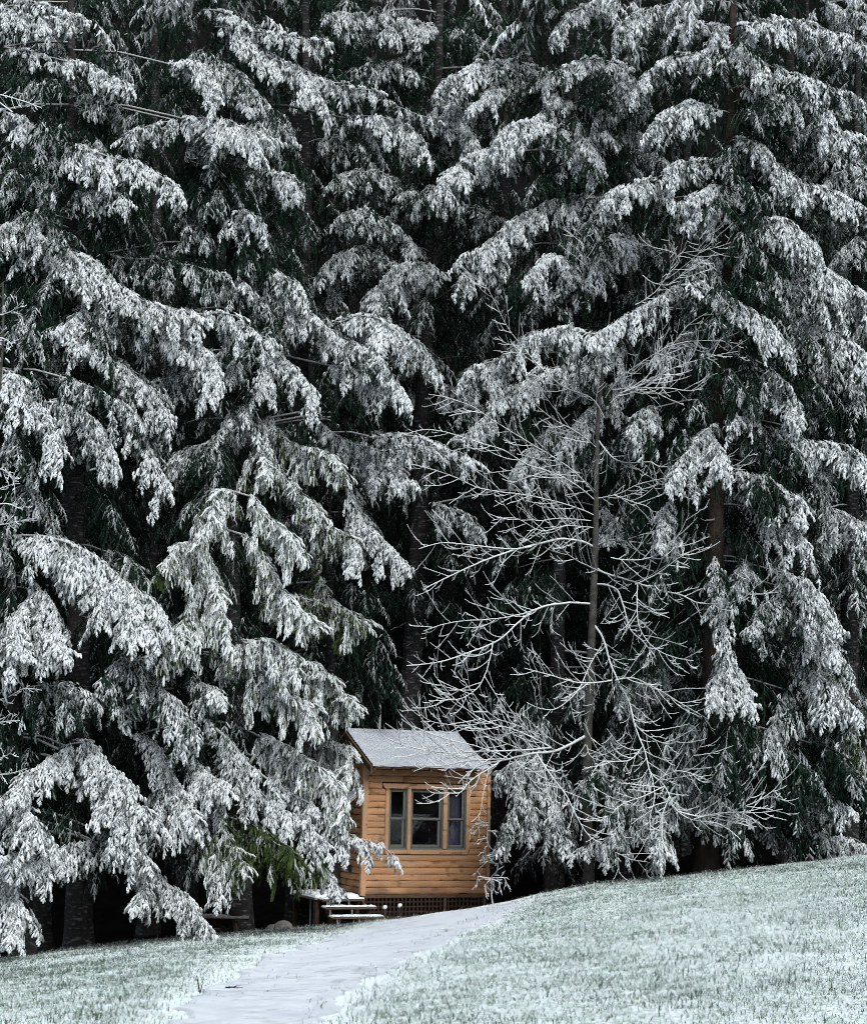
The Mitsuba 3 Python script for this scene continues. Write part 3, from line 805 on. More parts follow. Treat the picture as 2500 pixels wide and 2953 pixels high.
bough('R1', 2, [(960, 800), (890, 730), (800, 740), (690, 810)], 140, H)
bough('R1', 2, [(1190, 650), (1090, 640), (980, 660), (930, 700)], 110, M)
bough('R1', 2, [(1200, 830), (1110, 850), (1040, 900)], 110, H)
bough('R2', 2, [(690, 810), (600, 790), (430, 830), (330, 890), (230, 980), (100, 1060)], 140, H)
bough('R2', 2, [(820, 960), (760, 950), (680, 1000), (620, 1150)], 160, H)
bough('R2', 2, [(580, 1110), (500, 1030), (430, 1060), (380, 1130)], 100, H, fwd=2.6)
bough('R1', 2, [(1220, 880), (1400, 880), (1500, 930), (1560, 990)], 160, H)
bough('R1', 2, [(1450, 1040), (1620, 1100), (1700, 1160), (1764, 1210)], 140, H)
bough('R1', 2, [(1300, 1150), (1480, 1150), (1560, 1180), (1650, 1240)], 130, M)
bough('R1', 2, [(1010, 1150), (1130, 1170), (1230, 1220), (1330, 1280), (1420, 1360), (1450, 1420)], 150, H, near=0.8)
bough('R1', 2, [(1000, 1150), (900, 1210), (760, 1290), (640, 1350), (480, 1330), (390, 1370)], 130, H, fwd=2.4)
bough('R2', 2, [(330, 1000), (200, 1050), (130, 1100), (90, 1170)], 120, M)
bough('R3', 2, [(1600, 0), (1680, 40), (1764, 60)], 150, M)
bough('R3', 2, [(1764, 640), (1680, 680), (1600, 730)], 150, Lt)
bough('R1', 2, [(1230, 700), (1300, 780), (1340, 870)], 150, 'B')
bough('C1', 2, [(20, 820), (120, 830), (240, 860), (330, 900)], 110, Lt, fwd=1.8)
bough('R2', 2, [(860, 330), (740, 400), (660, 470)], 130, Lt)
bough('R2', 2, [(560, 400), (480, 380), (430, 450)], 130, M)
# right middle
bough('R2', 4, [(780, 130), (700, 160), (560, 200), (430, 215)], 110, H)
bough('R2', 4, [(820, 270), (740, 290), (650, 370), (580, 450), (510, 560)], 120, H)
bough('R2', 4, [(560, 230), (400, 260), (270, 330), (200, 420), (100, 500)], 120, H)
bough('R2', 4, [(300, 180), (200, 200), (110, 270)], 150, M)
bough('L5', 4, [(-250, 500), (-150, 490), (0, 520), (90, 550), (190, 600)], 80, H, fwd=2.2)
bough('R2', 4, [(520, 560), (450, 560), (390, 570), (350, 640)], 120, M)
bough('R2', 4, [(640, 560), (540, 590), (480, 640)], 90, M)
bough('R1', 4, [(1150, 450), (1080, 490), (1020, 590), (960, 690)], 130, H, fwd=2.6)
bough('R1', 4, [(1120, 470), (1160, 560), (1180, 640)], 110, H, fwd=2.7)
bough('R1', 4, [(900, 380), (840, 400), (820, 480)], 130, M, fwd=1.5)
bough('R1', 4, [(1180, 230), (1250, 250), (1400, 290), (1480, 390), (1490, 450)], 130, H)
bough('R1', 4, [(1280, 350), (1240, 390), (1230, 440)], 80, M)
bough('R1', 4, [(1420, 450), (1520, 520), (1640, 520), (1764, 590)], 150, H)
bough('R1', 4, [(1230, 640), (1400, 700), (1500, 790), (1510, 830)], 120, H)
bough('R1', 4, [(1300, 790), (1380, 850), (1480, 870), (1520, 970)], 120, H)
bough('R3', 4, [(1600, 790), (1700, 830), (1764, 880)], 200, M)
bough('R1', 4, [(1380, 1040), (1450, 1060), (1520, 1090), (1600, 1200), (1640, 1270)], 130, H)
bough('R1', 4, [(1480, 1220), (1530, 1240), (1600, 1300), (1635, 1390)], 160, H)
bough('R1', 4, [(1270, 1000), (1250, 1060), (1240, 1120)], 120, Lt)
bough('R1', 4, [(1420, 1110), (1340, 1190), (1290, 1290)], 110, Lt)
bough('R1', 4, [(1450, 20), (1600, 60), (1764, 160)], 140, H)
bough('R1', 4, [(1140, 1000), (1160, 1180), (1185, 1290), (1200, 1400), (1210, 1600)], 85, H, fwd=2.8)
bough('R1', 4, [(1180, 1330), (1160, 1480), (1130, 1590)], 80, H, fwd=2.9)
bough('R1', 4, [(1200, 1400), (1260, 1500), (1270, 1600)], 80, H, fwd=2.9)
bough('R3', 4, [(1520, 230), (1640, 200), (1764, 260)], 150, Lt)
bough('R3', 4, [(1764, 420), (1640, 380), (1560, 420)], 150, 'B')
bough('R1', 4, [(1270, 120), (1300, 220), (1300, 330)], 200, 'B')
bough('R1', 4, [(1400, 560), (1360, 640), (1300, 700)], 180, 'B')
bough('R2', 4, [(0, 770), (90, 800), (200, 880)], 100, Lt, fwd=1.6)
bough('R2', 4, [(700, 790), (730, 850), (720, 900)], 80, H, fwd=2.0)
bough('R1', 4, [(960, 760), (930, 830), (930, 920)], 110, M, fwd=2.2)
# right lower
bough('R1', 6, [(1480, 110), (1560, 150), (1640, 250), (1710, 350)], 160, H)
bough('R1', 6, [(1440, 260), (1400, 380), (1360, 500)], 100, M)
bough('R1', 6, [(1420, 640), (1500, 640), (1600, 690), (1700, 750)], 100, M)
bough('R3', 6, [(1764, 900), (1680, 870), (1580, 850)], 80, H, fwd=2.8)
bough('R1', 6, [(1330, 420), (1420, 520), (1540, 600)], 220, 'B')
bough('R1', 6, [(1250, 300), (1200, 420), (1180, 560)], 220, 'B')
bough('R1', 6, [(1550, 480), (1640, 520), (1700, 600)], 220, 'B')
bough('R3', 6, [(1764, 330), (1690, 420), (1640, 520)], 200, Lt, 'cedar')
bough('H1', 6, [(420, 520), (370, 600), (330, 720), (280, 880)], 110, M)
bough('H1', 6, [(440, 580), (470, 700), (520, 830), (550, 900)], 130, M)
bough('H1', 6, [(400, 560), (400, 700), (390, 850)], 120, M)
bough('H1', 6, [(380, 560), (330, 560), (270, 600)], 110, Lt)
bough('H2', 6, [(760, 640), (690, 600), (620, 630), (590, 690)], 120, Lt)
bough('H2', 6, [(900, 740), (840, 820), (740, 860), (600, 905)], 100, H, fwd=1.9)
bough('H2', 6, [(940, 700), (930, 800), (920, 940)], 90, M)
bough('H2', 6, [(1000, 640), (1080, 650), (1160, 720), (1270, 790)], 120, Lt)
bough('H2', 6, [(830, 620), (760, 700), (700, 780)], 130, Lt)
bough('R2', 6, [(950, 180), (880, 200), (800, 240), (760, 300)], 160, M, fwd=2.0)
bough('R2', 6, [(980, 180), (1030, 260), (1060, 350)], 140, Lt, fwd=2.0)
bough('R2', 6, [(640, 240), (600, 250), (590, 300)], 80, M, fwd=2.0)
bough('R2', 6, [(760, 320), (720, 420), (700, 520)], 150, Lt, fwd=1.8)



def more_boughs(tag, z0, z1, R0, R1, n, loads, spread=75):
    """Shorter boughs between the long ones, on the side towards the lawn."""
    t = TREES[tag]
    rg = np.random.default_rng(hash_of('more' + tag))
    for i in range(n):
        u = (i + rg.uniform(0, 1)) / n
        z = z0 + (z1 - z0) * u
        R = (R0 + (R1 - R0) * u) * rg.uniform(0.75, 1.15)
        az = math.radians(rg.uniform(-spread, spread)) - math.pi / 2
        d = np.array([math.cos(az), math.sin(az), 0])
        ss = np.linspace(0.04, 1, 14)[:, None]
        p = trunk_at(t, z) + d * R * ss + UPZ * R * (rg.uniform(0.0, 0.25) * ss - rg.uniform(0.35, 0.65) * ss ** 2)
        p = p + np.stack([meshkit.noise(p * 2.7 + 11 * k, 5 + k) - 0.5 for k in range(3)], 1) * 0.18 * ss
        m = t['n']
        t['n'] += 1
        key = t['key'] + '__bough' + (f'_{m:03d}' if m else '')
        v, f, c = limb_mesh(p - UPZ * 0.03, 0.010 + 0.006 * R, 0.005, 0.8)
        scene[key] = mikit.ply((v, f), 'mat_bough', color=c)
        load = loads[int(rg.integers(0, len(loads)))]
        k = dress(key + '__foliage', p, 0.55, load, 'fir', rg, start=0.25, gap=0.13)
        tan = unit(np.gradient(p, axis=0))
        for j in (5, 7, 9, 11):
            sd = unit(np.cross(tan[j], UPZ)) * (1 if j % 4 == 1 else -1)
            q = p[j] + (tan[j] * 0.6 + sd * rg.uniform(0.5, 0.9)) * 0.6 * np.linspace(0, 1, 6)[:, None] - UPZ * 0.45 * np.linspace(0, 1, 6)[:, None] ** 2
            k = dress(key + '__foliage', q, 0.38, load, 'fir', rg, start=0.15, gap=0.13, number=k, under=False)
        labels[key + '__foliage'] = {'kind': 'stuff'}


more_boughs('L1', 8.5, 17, 2.2, 1.5, 13, 'MMLL')
more_boughs('L2', 9.0, 17.5, 2.0, 1.4, 12, 'MMLL')
more_boughs('R1', 8.5, 17.5, 1.9, 1.3, 9, 'MLL')
more_boughs('R2', 9.5, 18.5, 2.0, 1.4, 11, 'MLLL')
more_boughs('C1', 9.5, 20.0, 2.4, 1.8, 14, 'MLLL')
more_boughs('R3', 6.0, 18.5, 2.2, 1.5, 12, 'MLL')
fill('R1', 0.9, 3.6, 1.7, 2.0, 8, 'L', 'fir', (-85, 85), 'low_foliage', 0.75, 0.2)
more_boughs('L3', 7.5, 11.5, 1.4, 0.7, 5, 'MLL')
more_boughs('B1', 9.5, 20.0, 2.6, 2.2, 9, 'LLB')
more_boughs('B3', 9.5, 20.0, 2.6, 2.2, 9, 'LLB')
more_boughs('B6', 10.5, 20.0, 2.6, 2.2, 9, 'LLB')
more_boughs('B7', 8.5, 20.0, 2.6, 2.2, 9, 'LLB')

# inner crowns, and the boughs on the sides that face away
fill('L1', 1.0, 18, 2.4, 1.7, 7, 'B')
fill('L2', 2.0, 18.5, 2.2, 1.6, 7, 'B')
fill('L3', 0.9, 12, 1.7, 0.3, 6, 'B')
fill('L4', 0.9, 8.6, 1.5, 0.3, 8, 'B', spread=(-180, 100))
fill('L5', 4.2, 11, 1.6, 0.3, 7, 'B')
fill('C1', 6.0, 21.5, 2.4, 1.8, 7, 'B')
fill('R1', 1.6, 18.5, 2.6, 1.7, 8, 'B', spread=(-150, 150))
fill('R2', 3.0, 19.5, 2.4, 1.7, 7, 'B')
fill('R3', 0.8, 19.5, 2.4, 1.7, 7, 'L')
fill('H1', 0.6, 3.8, 0.9, 0.4, 6, 'L', ln=0.45)
fill('H2', 0.8, 3.2, 0.9, 0.4, 6, 'B', ln=0.45)
# the tops, above the picture
for tg, lo, hi in (('L1', 18, 22), ('L2', 18.5, 21), ('C1', 21.5, 28), ('R1', 18.5, 25.5), ('R2', 19.5, 23.5), ('R3', 19.5, 23)):
    fill(tg, lo + 0.8, hi, 2.2, 0.4, 4, 'M', name='top_foliage', ln=1.05, gap=0.42)

# ---------------------------------------------------------------- the cabin
def C(u, w, v):
    """Cabin coordinates: u along the front from its left corner, w into the depth, v up from the floor."""
    u, w, v = np.broadcast_arrays(*(np.asarray(q, float) for q in (u, w, v)))
    return P0 + u[..., None] * CU + w[..., None] * CW + v[..., None] * UPZ


def cbox(u0, u1, w0, w1, v0, v1, bevel=0.004):
    """A box with chamfered edges, in cabin coordinates, as world vertices."""
    lo, hi = np.array([u0, w0, v0]), np.array([u1, w1, v1])
    b = min(bevel, 0.3 * float((hi - lo).min()))
    pts = []
    for sx in (0, 1):
        for sy in (0, 1):
            for sz in (0, 1):
                c = np.where([sx, sy, sz], hi, lo)
                s = np.where([sx, sy, sz], -b, b)
                for k in range(3):
                    q = c + s
                    q[k] = c[k]
                    pts.append(q)
    h = trimesh.convex.convex_hull(np.array(pts))
    return C(*np.array(h.vertices).T), np.array(h.faces)


def cprism(poly, axis, a0, a1):
    """A convex outline extruded along one cabin axis; poly gives the two other coordinates in the order u, w, v."""
    pts = []
    for a in (a0, a1):
        for p in poly:
            q = list(p)
            q.insert(axis, a)
            pts.append(q)
    h = trimesh.convex.convex_hull(np.array(pts, float))
    return C(*np.array(h.vertices).T), np.array(h.faces)


CAB = thing('cabin', 'small orange brown cedar cabin with snowy roof under the snow laden trees', 'cabin')
rw = np.random.default_rng(77)
PROFILE = np.array([(0.0, 0.0), (0.026, 0.003), (0.037, 0.022), (0.038, 0.066), (0.033, 0.108), (0.012, 0.1255), (0.0, 0.1255)])


def siding(a0, a1, v0, side, taper=0.0):
    """One log-faced board; side 'front' runs along u, 'left' runs along w."""
    st = np.linspace(a0, a1, max(2, int(abs(a1 - a0) / 0.09) + 1))
    ph, am = rw.uniform(0, 6.3, 3), rw.uniform(0.001, 0.0045, 3)
    wave = sum(a * np.sin(st * f + p) for a, f, p in zip(am, (4.0, 9.0, 17.0), ph))
    out = 1 + 0.12 * np.sin(st * 5 + ph[0])
    vs, fs, n = [], [], len(PROFILE)
    for s, wv, o in zip(st, wave, out):
        pr = PROFILE * [o, 1.0]
        dv = np.where(PROFILE[:, 1] < 0.05, wv, wv * 0.3)
        if side == 'front':
            vs.append(C(s, -pr[:, 0], v0 + pr[:, 1] + dv))
        else:
            vs.append(C(-pr[:, 0], s, v0 + pr[:, 1] + dv))
    for i in range(len(st) - 1):
        for k in range(n - 1):
            a, b = i * n + k, i * n + k + 1
            fs += [[a, b, b + n], [a, b + n, a + n]]
    e = (len(st) - 1) * n
    fs += [[0, k, k + 1] for k in range(1, n - 1)] + [[e, e + k + 1, e + k] for k in range(1, n - 1)]
    return np.vstack(vs), np.array(fs)


WIDE, TALL, DEEP, PITCHR = 2.70, 2.72, 2.45, 0.445
WL, WR, WB, WT = 0.437, 2.31, 0.79, 2.20               # the window group's outer casing
wall = [cbox(0.0, WL + 0.06, 0.0, 0.09, 0.0, TALL), cbox(WR - 0.07, WIDE, 0.0, 0.09, 0.0, TALL), cbox(WL + 0.062, WR - 0.072, 0.001, 0.089, 0.0, WB + 0.06), cbox(WL + 0.062, WR - 0.072, 0.001, 0.089, WT - 0.08, TALL - 0.002),
        cprism([(0.092, 0.0), (DEEP, 0.0), (DEEP, 2.62), (1.15, 3.19), (0.092, 2.74)], 0, 0.002, 0.08), cprism([(0.092, 0.0), (DEEP, 0.0), (DEEP, 2.62), (1.15, 3.19), (0.092, 2.74)], 0, WIDE - 0.08, WIDE - 0.002),
        cbox(0.081, WIDE - 0.081, DEEP - 0.09, DEEP - 0.001, 0.0, 2.6), cbox(0.08, WIDE - 0.08, 0.09, DEEP - 0.09, -0.1, 0.02)]
put('wall', join(wall), 'mat_black', parent=CAB)
WALL = CAB + '__wall'
for r in range(21):
    v = 0.131 * r + 0.002
    if 6 <= r <= 16:
        put('board', siding(0.062, WL - 0.002 if r < 16 else 0.365, v, 'front'), 'mat_cedar', 35, WALL)
        put('board', siding(WR + 0.002 if r < 16 else 2.325, WIDE - 0.004, v, 'front'), 'mat_cedar', 35, WALL)
    else:
        cuts = {2: [0.55, 0.80, 1.36], 4: [1.9], 0: [1.25], 18: [0.7], 20: [0.8, 1.5, 2.1], 17: [1.6], 19: [2.0]}.get(r, [])
        e = [0.062] + cuts + [WIDE - 0.004]
        for a0, a1 in zip(e[:-1], e[1:]):
            put('board', siding(a0, a1 - 0.004, v, 'front'), 'mat_cedar', 35, WALL)
for r in range(24):
    v = 0.131 * r + 0.002
    w1 = DEEP if v + 0.13 < 2.6 else 1.15 + max(0.0, (3.19 - v - 0.13)) / 0.44
    w0 = 0.06 if v + 0.13 < 2.72 else max(0.06, (v + 0.13 - 2.70) / 0.445)
    if w1 - w0 > 0.15:
        mid = float(rw.uniform(0.7, 1.6))
        ends = [w0, mid, w1] if r % 3 == 0 and w0 + 0.2 < mid < w1 - 0.2 else [w0, w1]
        for a0, a1 in zip(ends[:-1], ends[1:]):
            put('board', siding(a0, a1 - 0.004, v, 'left'), 'mat_cedar', 35, WALL)
put('corner_board', cbox(-0.05, 0.058, -0.056, -0.001, -0.03, 2.66), 'mat_cedar_trim', parent=CAB)
put('corner_board', cbox(-0.052, -0.001, 0.001, 0.058, -0.03, 2.70), 'mat_cedar_trim', parent=CAB)
put('corner_board', cbox(WIDE, WIDE + 0.075, -0.056, -0.001, -0.03, 2.60), 'mat_cedar_trim', parent=CAB)
put('vent', join([cbox(-0.075, -0.038, 0.55, 0.67, 0.40, 0.54, 0.02), cbox(-0.10, -0.074, 0.575, 0.645, 0.43, 0.51, 0.012)]), 'mat_black', parent=CAB)

# windows: three double-hung units in one casing
hd = [(WL - 0.075, WT), (WR + 0.02, WT), (WR + 0.012, WT - 0.06), (WR - 0.005, WT - 0.095), (WL - 0.02, WT - 0.095), (WL - 0.05, WT - 0.05)]
put('window_header', cprism(hd, 1, -0.068, -0.002), 'mat_cedar_trim', parent=CAB)
for a, b in ((WL, 0.517), (2.222, WR)):
    put('window_casing', cbox(a, b, -0.062, 0.002, WB + 0.095, WT - 0.097), 'mat_cedar_trim', parent=CAB)
for a, b, lo in ((0.917, 0.992, 0.80), (1.708, 1.800, 0.90)):
    put('window_mullion', cbox(a, b, -0.064, 0.06, lo, WT - 0.098), 'mat_cedar_trim', parent=CAB)
put('window_sill', cbox(WL + 0.012, 0.915, -0.060, 0.002, WB + 0.01, WB + 0.092), 'mat_cedar_trim', parent=CAB)
put('window_sill', cbox(0.994, WR - 0.03, -0.060, 0.002, WB, WB + 0.094), 'mat_cedar_trim', parent=CAB)


def sash(a, b, lo, hi, w, st=0.045, rail=0.045):
    return [cbox(a, a + st, w, w + 0.03, lo, hi, 0.006), cbox(b - st, b, w, w + 0.03, lo, hi, 0.006),
            cbox(a + st, b - st, w + 0.001, w + 0.029, lo, lo + rail, 0.006), cbox(a + st, b - st, w + 0.001, w + 0.029, hi - rail, hi, 0.006)]


for a, b in ((0.519, 0.915), (0.994, 1.706), (1.802, 2.220)):
    lo, hi, mid = WB + 0.097, WT - 0.099, 1.50
    jam = [cbox(a, a + 0.022, -0.02, 0.10, lo, hi), cbox(b - 0.022, b, -0.02, 0.10, lo, hi), cbox(a + 0.022, b - 0.022, -0.018, 0.10, hi - 0.022, hi), cbox(a + 0.022, b - 0.022, -0.045, 0.10, lo, lo + 0.03)]
    wk = put('window', join(jam), 'mat_green_frame', parent=CAB)
    up = put('sash', join(sash(a + 0.023, b - 0.023, mid - 0.022, hi - 0.023, 0.012)), 'mat_green_frame', parent=wk)
    dn = put('sash', join(sash(a + 0.023, b - 0.023, lo + 0.031, mid + 0.022, 0.046, 0.055, 0.06)), 'mat_green_frame', parent=wk)
    for w, z0, z1 in ((0.027, mid + 0.015, hi - 0.06), (0.061, lo + 0.08, mid - 0.015)):
        q = C(np.array([a + 0.06, b - 0.06, b - 0.06, a + 0.06]), np.full(4, w), np.array([z0, z0, z1, z1]))
        put('pane', (q, np.array([[0, 1, 2], [0, 2, 3]])), 'mat_glass', parent=wk)
put('shelf', cbox(1.3, 2.2, 0.9, 1.15, 1.80, 1.83), 'mat_dark_wood', parent=CAB)
cu = np.linspace(1.80, 2.24, 60)
cw = 0.16 + 0.018 * np.sin(cu * 75) + 0.008 * np.sin(cu * 31)
ctn = np.concatenate([C(cu, cw, 0.95), C(cu, cw, 2.05)])
kk = np.arange(59)
put('curtain', (ctn, np.vstack([np.stack([kk, kk + 1, kk + 61], 1), np.stack([kk, kk + 61, kk + 60], 1)])), 'mat_curtain', True, CAB)

# roof: a slope to the front eave and one behind the ridge, snow on both
U0, U1, WE, WRG, WBK = -0.03, 2.52, -0.53, 1.15, 2.85


def roof_v(w):
    return TALL + 0.03 + PITCHR * w if w <= WRG else TALL + 0.03 + PITCHR * WRG - PITCHR * (w - WRG)


deck = [cprism([(WE, roof_v(WE)), (WRG, roof_v(WRG)), (WRG, roof_v(WRG) + 0.03), (WE - 0.012, roof_v(WE) + 0.028)], 0, U0, U1),
        cprism([(WRG + 0.001, roof_v(WRG)), (WBK, roof_v(WBK)), (WBK + 0.012, roof_v(WBK) + 0.028), (WRG + 0.001, roof_v(WRG) + 0.03)], 0, U0, U1)]
RF = put('roof', join(deck), 'mat_dark_wood', parent=CAB)
# shingle courses lying under the snow show as low steps in it
cv, cf, nu = [], [], 70
uu = np.linspace(U0 - 0.005, U1 + 0.005, nu)
lines = [(WE - 0.012, -0.012)]
ncourse = 15
for k in range(ncourse):
    wa, wb = WE + (WRG - WE) * k / ncourse, WE + (WRG - WE) * (k + 1) / ncourse
    lines += [(wa, 0.026), (wb - 0.004, 0.014)]
lines += [(WRG + 0.005, 0.03)]
for w, lift in lines:
    wob = 0.006 * (meshkit.noise(np.stack([uu * 9, 0 * uu + w * 40, 0 * uu], -1), 3) - 0.5) + 0.010 * (meshkit.noise(np.stack([uu * 2, 0 * uu + w * 5, 0 * uu], -1), 4) - 0.5)
    ew = 0.02 * (meshkit.noise(np.stack([uu * 6, 0 * uu, 0 * uu], -1), 8) - 0.5) if w < WE + 0.01 else 0 * uu
    cv.append(C(uu, w + ew, roof_v(w) + 0.033 + lift + wob))
cv = np.vstack(cv)
i, j = np.meshgrid(np.arange(len(lines) - 1), np.arange(nu - 1), indexing='ij')
a = (i * nu + j).ravel()
snow_front = (cv, np.vstack([np.stack([a, a + 1, a + nu + 1], 1), np.stack([a, a + nu + 1, a + nu], 1)]))
snow_back = cprism([(WRG, roof_v(WRG) + 0.032), (WBK, roof_v(WBK) + 0.032), (WBK, roof_v(WBK) + 0.06), (WRG, roof_v(WRG) + 0.06)], 0, U0, U1)
put('snow', join([snow_front, snow_back]), 'mat_snow_roof', parent=RF)
for k in range(7):                                     # ridge caps, end to end, with dark seams beneath
    a0 = U0 + (U1 - U0) * k / 7
    put('ridge_cap', cprism([(WRG - 0.13, roof_v(WRG - 0.13) + 0.062), (WRG, roof_v(WRG) + 0.082), (WRG + 0.13, roof_v(WRG + 0.13) + 0.062), (WRG + 0.13, roof_v(WRG + 0.13) + 0.052), (WRG - 0.13, roof_v(WRG - 0.13) + 0.046)], 0, a0 + 0.006, a0 + (U1 - U0) / 7 - 0.006), 'mat_snow_roof', parent=RF)
for k in range(7):
    u = U0 + 0.03 + k * (U1 - U0 - 0.10) / 6
    put('rafter', cprism([(WE + 0.03, roof_v(WE + 0.03) - 0.002), (WE + 0.03, roof_v(WE + 0.03) - 0.075), (0.0, roof_v(0) - 0.095), (0.0, roof_v(0) - 0.002)], 0, u, u + 0.045), 'mat_dark_wood', parent=CAB)
put('barge_board', cprism([(WE + 0.01, roof_v(WE + 0.01) + 0.01), (WRG, roof_v(WRG) + 0.01), (WRG, roof_v(WRG) - 0.16), (WE + 0.01, roof_v(WE + 0.01) - 0.12)], 0, -0.075, -0.032), 'mat_dark_wood', parent=CAB)
aw = [cprism([(-0.36, 1.70), (-0.04, 1.95), (-0.04, 1.99), (-0.36, 1.74)], 1, 0.20, 1.7)]
AW = put('awning', join(aw), 'mat_cedar_trim', parent=CAB)
put('snow', cprism([(-0.38, 1.742), (-0.04, 1.992), (-0.04, 2.035), (-0.37, 1.785)], 1, 0.19, 1.71), 'mat_snow_roof', parent=AW)
pt = [C(0.93, 1.75, 2.9), C(0.93, 1.75, 3.45), C(0.93, 1.75, 3.72)]
PIPE = put('stove_pipe', tube(np.array([C(0.93, 1.75, q) for q in np.linspace(2.8, 3.98, 5)]), 0.024, 12)[:2], 'mat_metal', 40, CAB)
capm = [tube(np.array([C(0.93, 1.75, 3.94), C(0.93, 1.75, 3.97)]), np.array([0.085, 0.085]), 14)[:2], tube(np.array([C(0.93, 1.75, 4.01), C(0.93, 1.75, 4.03), C(0.93, 1.75, 4.10)]), np.array([0.09, 0.09, 0.02]), 14)[:2], tube(np.array([C(0.93, 1.75, 3.97), C(0.93, 1.75, 4.02)]), 0.05, 10)[:2]]
put('cap', join(capm), 'mat_black', 40, PIPE)
put('brace', tube(np.array([C(0.85, 1.72, 3.52), C(0.98, 1.60, 3.06)]), 0.010, 6)[:2], 'mat_metal', parent=PIPE)
put('brace', tube(np.array([C(1.05, 1.72, 3.50), C(1.55, 1.45, 3.14)]), 0.014, 6)[:2], 'mat_metal', parent=PIPE)

# skirt of lattice below the floor
scene['mat_lattice'] = rough(proc(lambda p, n, uv: mix(mi.Color3f(0.022, 0.014, 0.010), mi.Color3f(0.065, 0.040, 0.027), fbm(p.x * 9, p.y * 9, p.z * 30, 3))), 0.9, 0.1)
LT = put('lattice_skirt', join([cbox(0.0, WIDE, -0.045, 0.02, -0.075, -0.004), cbox(0.0, 0.05, -0.04, 0.01, -0.70, -0.076), cbox(1.76, 1.82, -0.04, 0.01, -0.55, -0.076), cbox(WIDE - 0.05, WIDE, -0.04, 0.01, -0.55, -0.076)]), 'mat_dark_wood', parent=CAB)
for k in range(31):
    u = 0.075 + k * 0.0845
    if not 1.73 < u < 1.83:
        put('slat', cbox(u, u + 0.030, -0.036, -0.024, -0.70, -0.077, 0.002), 'mat_lattice', parent=LT)
for k in range(6):
    put('slat', cbox(0.051, WIDE - 0.051, -0.0235, -0.012, -0.165 - k * 0.0975, -0.137 - k * 0.0975, 0.002), 'mat_lattice', parent=LT)
put('foundation', cbox(0.1, WIDE - 0.1, 0.5, DEEP - 0.1, -1.4, -0.1), 'mat_black', parent=CAB)

# deck and stairs at the cabin's left side
DK = thing('deck', 'low snow covered wooden deck beside the left wall of the cabin', 'deck')
for k in range(8):
    w = -0.10 + k * 0.20
    put('plank', cbox(-1.02, -0.06, w, w + 0.19, -0.10, -0.055), 'mat_grey_wood', parent=DK)
for u, w in ((-0.98, -0.05), (-0.98, 1.4), (-0.14, -0.05)):
    put('post', cbox(u, u + 0.08, w, w + 0.08, -1.0, -0.102), 'mat_dark_wood', parent=DK)
dkx, dky = np.linspace(-1.02, -0.075, 26), np.linspace(-0.11, 1.5, 40)
DX, DY = np.meshgrid(dkx, dky)
edge = np.minimum.reduce([DX - dkx[0], dkx[-1] - DX, DY - dky[0], dky[-1] - DY])
dz = -0.055 + 0.07 * np.clip(edge / 0.05, 0, 1) ** 0.5 * (0.7 + 0.5 * meshkit.fbm(np.stack([DX * 5, DY * 5, 0 * DX], -1), 3))
i, j = np.meshgrid(np.arange(39), np.arange(25), indexing='ij')
a = (i * 26 + j).ravel()
put('snow', (C(DX, DY, dz).reshape(-1, 3), np.vstack([np.stack([a, a + 1, a + 27], 1), np.stack([a, a + 27, a + 26], 1)])), 'mat_snow', True, DK)
ST = thing('stairs', 'snowy open wooden steps leading up to the deck at the left of the cabin', 'stairs')
for k, (u0, u1) in enumerate(((-0.95, -0.065), (-0.97, 0.10), (-0.90, 0.16))):
    v, w = (-0.065, -0.20, -0.365)[k], -0.115 - 0.25 * k
    tr = put('tread', cbox(u0, u1, w - 0.25, w, v - 0.045, v), 'mat_dark_wood', parent=ST)
    sx, sy = np.linspace(u0 - 0.006, u1 + 0.006, 40), np.linspace(w - 0.26, w, 9)
    SX, SY = np.meshgrid(sx, sy)
    ed = np.minimum.reduce([SX - sx[0], sx[-1] - SX, SY - sy[0] + 0.005, sy[-1] - SY + 0.03])
    sz = v - 0.012 + 0.034 * np.clip(ed / 0.03, 0, 1) ** 0.5 * (0.75 + 0.5 * meshkit.noise(np.stack([SX * 14, SY * 14, 0 * SX + k], -1), 2))
    i, j = np.meshgrid(np.arange(8), np.arange(39), indexing='ij')
    a = (i * 40 + j).ravel()
    put('snow', (C(SX, SY, sz).reshape(-1, 3), np.vstack([np.stack([a, a + 1, a + 41], 1), np.stack([a, a + 41, a + 40], 1)])), 'mat_snow', True, tr)
    for u in (u0 + 0.10, u0 + 0.55):
        put('riser_post', cbox(u, u + 0.028, w - 0.22, w - 0.195, v - 0.17, v - 0.047), 'mat_grey_wood', parent=ST)
for u in (-0.80, -0.05):
    put('stringer', cprism([(-0.14, -0.13), (-0.14, -0.36), (-1.05, -0.92), (-1.05, -0.70)], 0, u, u + 0.045), 'mat_dark_wood', parent=ST)


# ---------------------------------------------------------------- small things by the cabin
def rod(name, label, cat, p, r, mat, sides=8, head=None, group=None):
    k = thing(name, label, cat, group)
    put('stem', tube(np.array(p), r, sides)[:2], mat, 40, k)
    if head is not None:
        put('head', head, 'mat_snow', True, k)
    return k


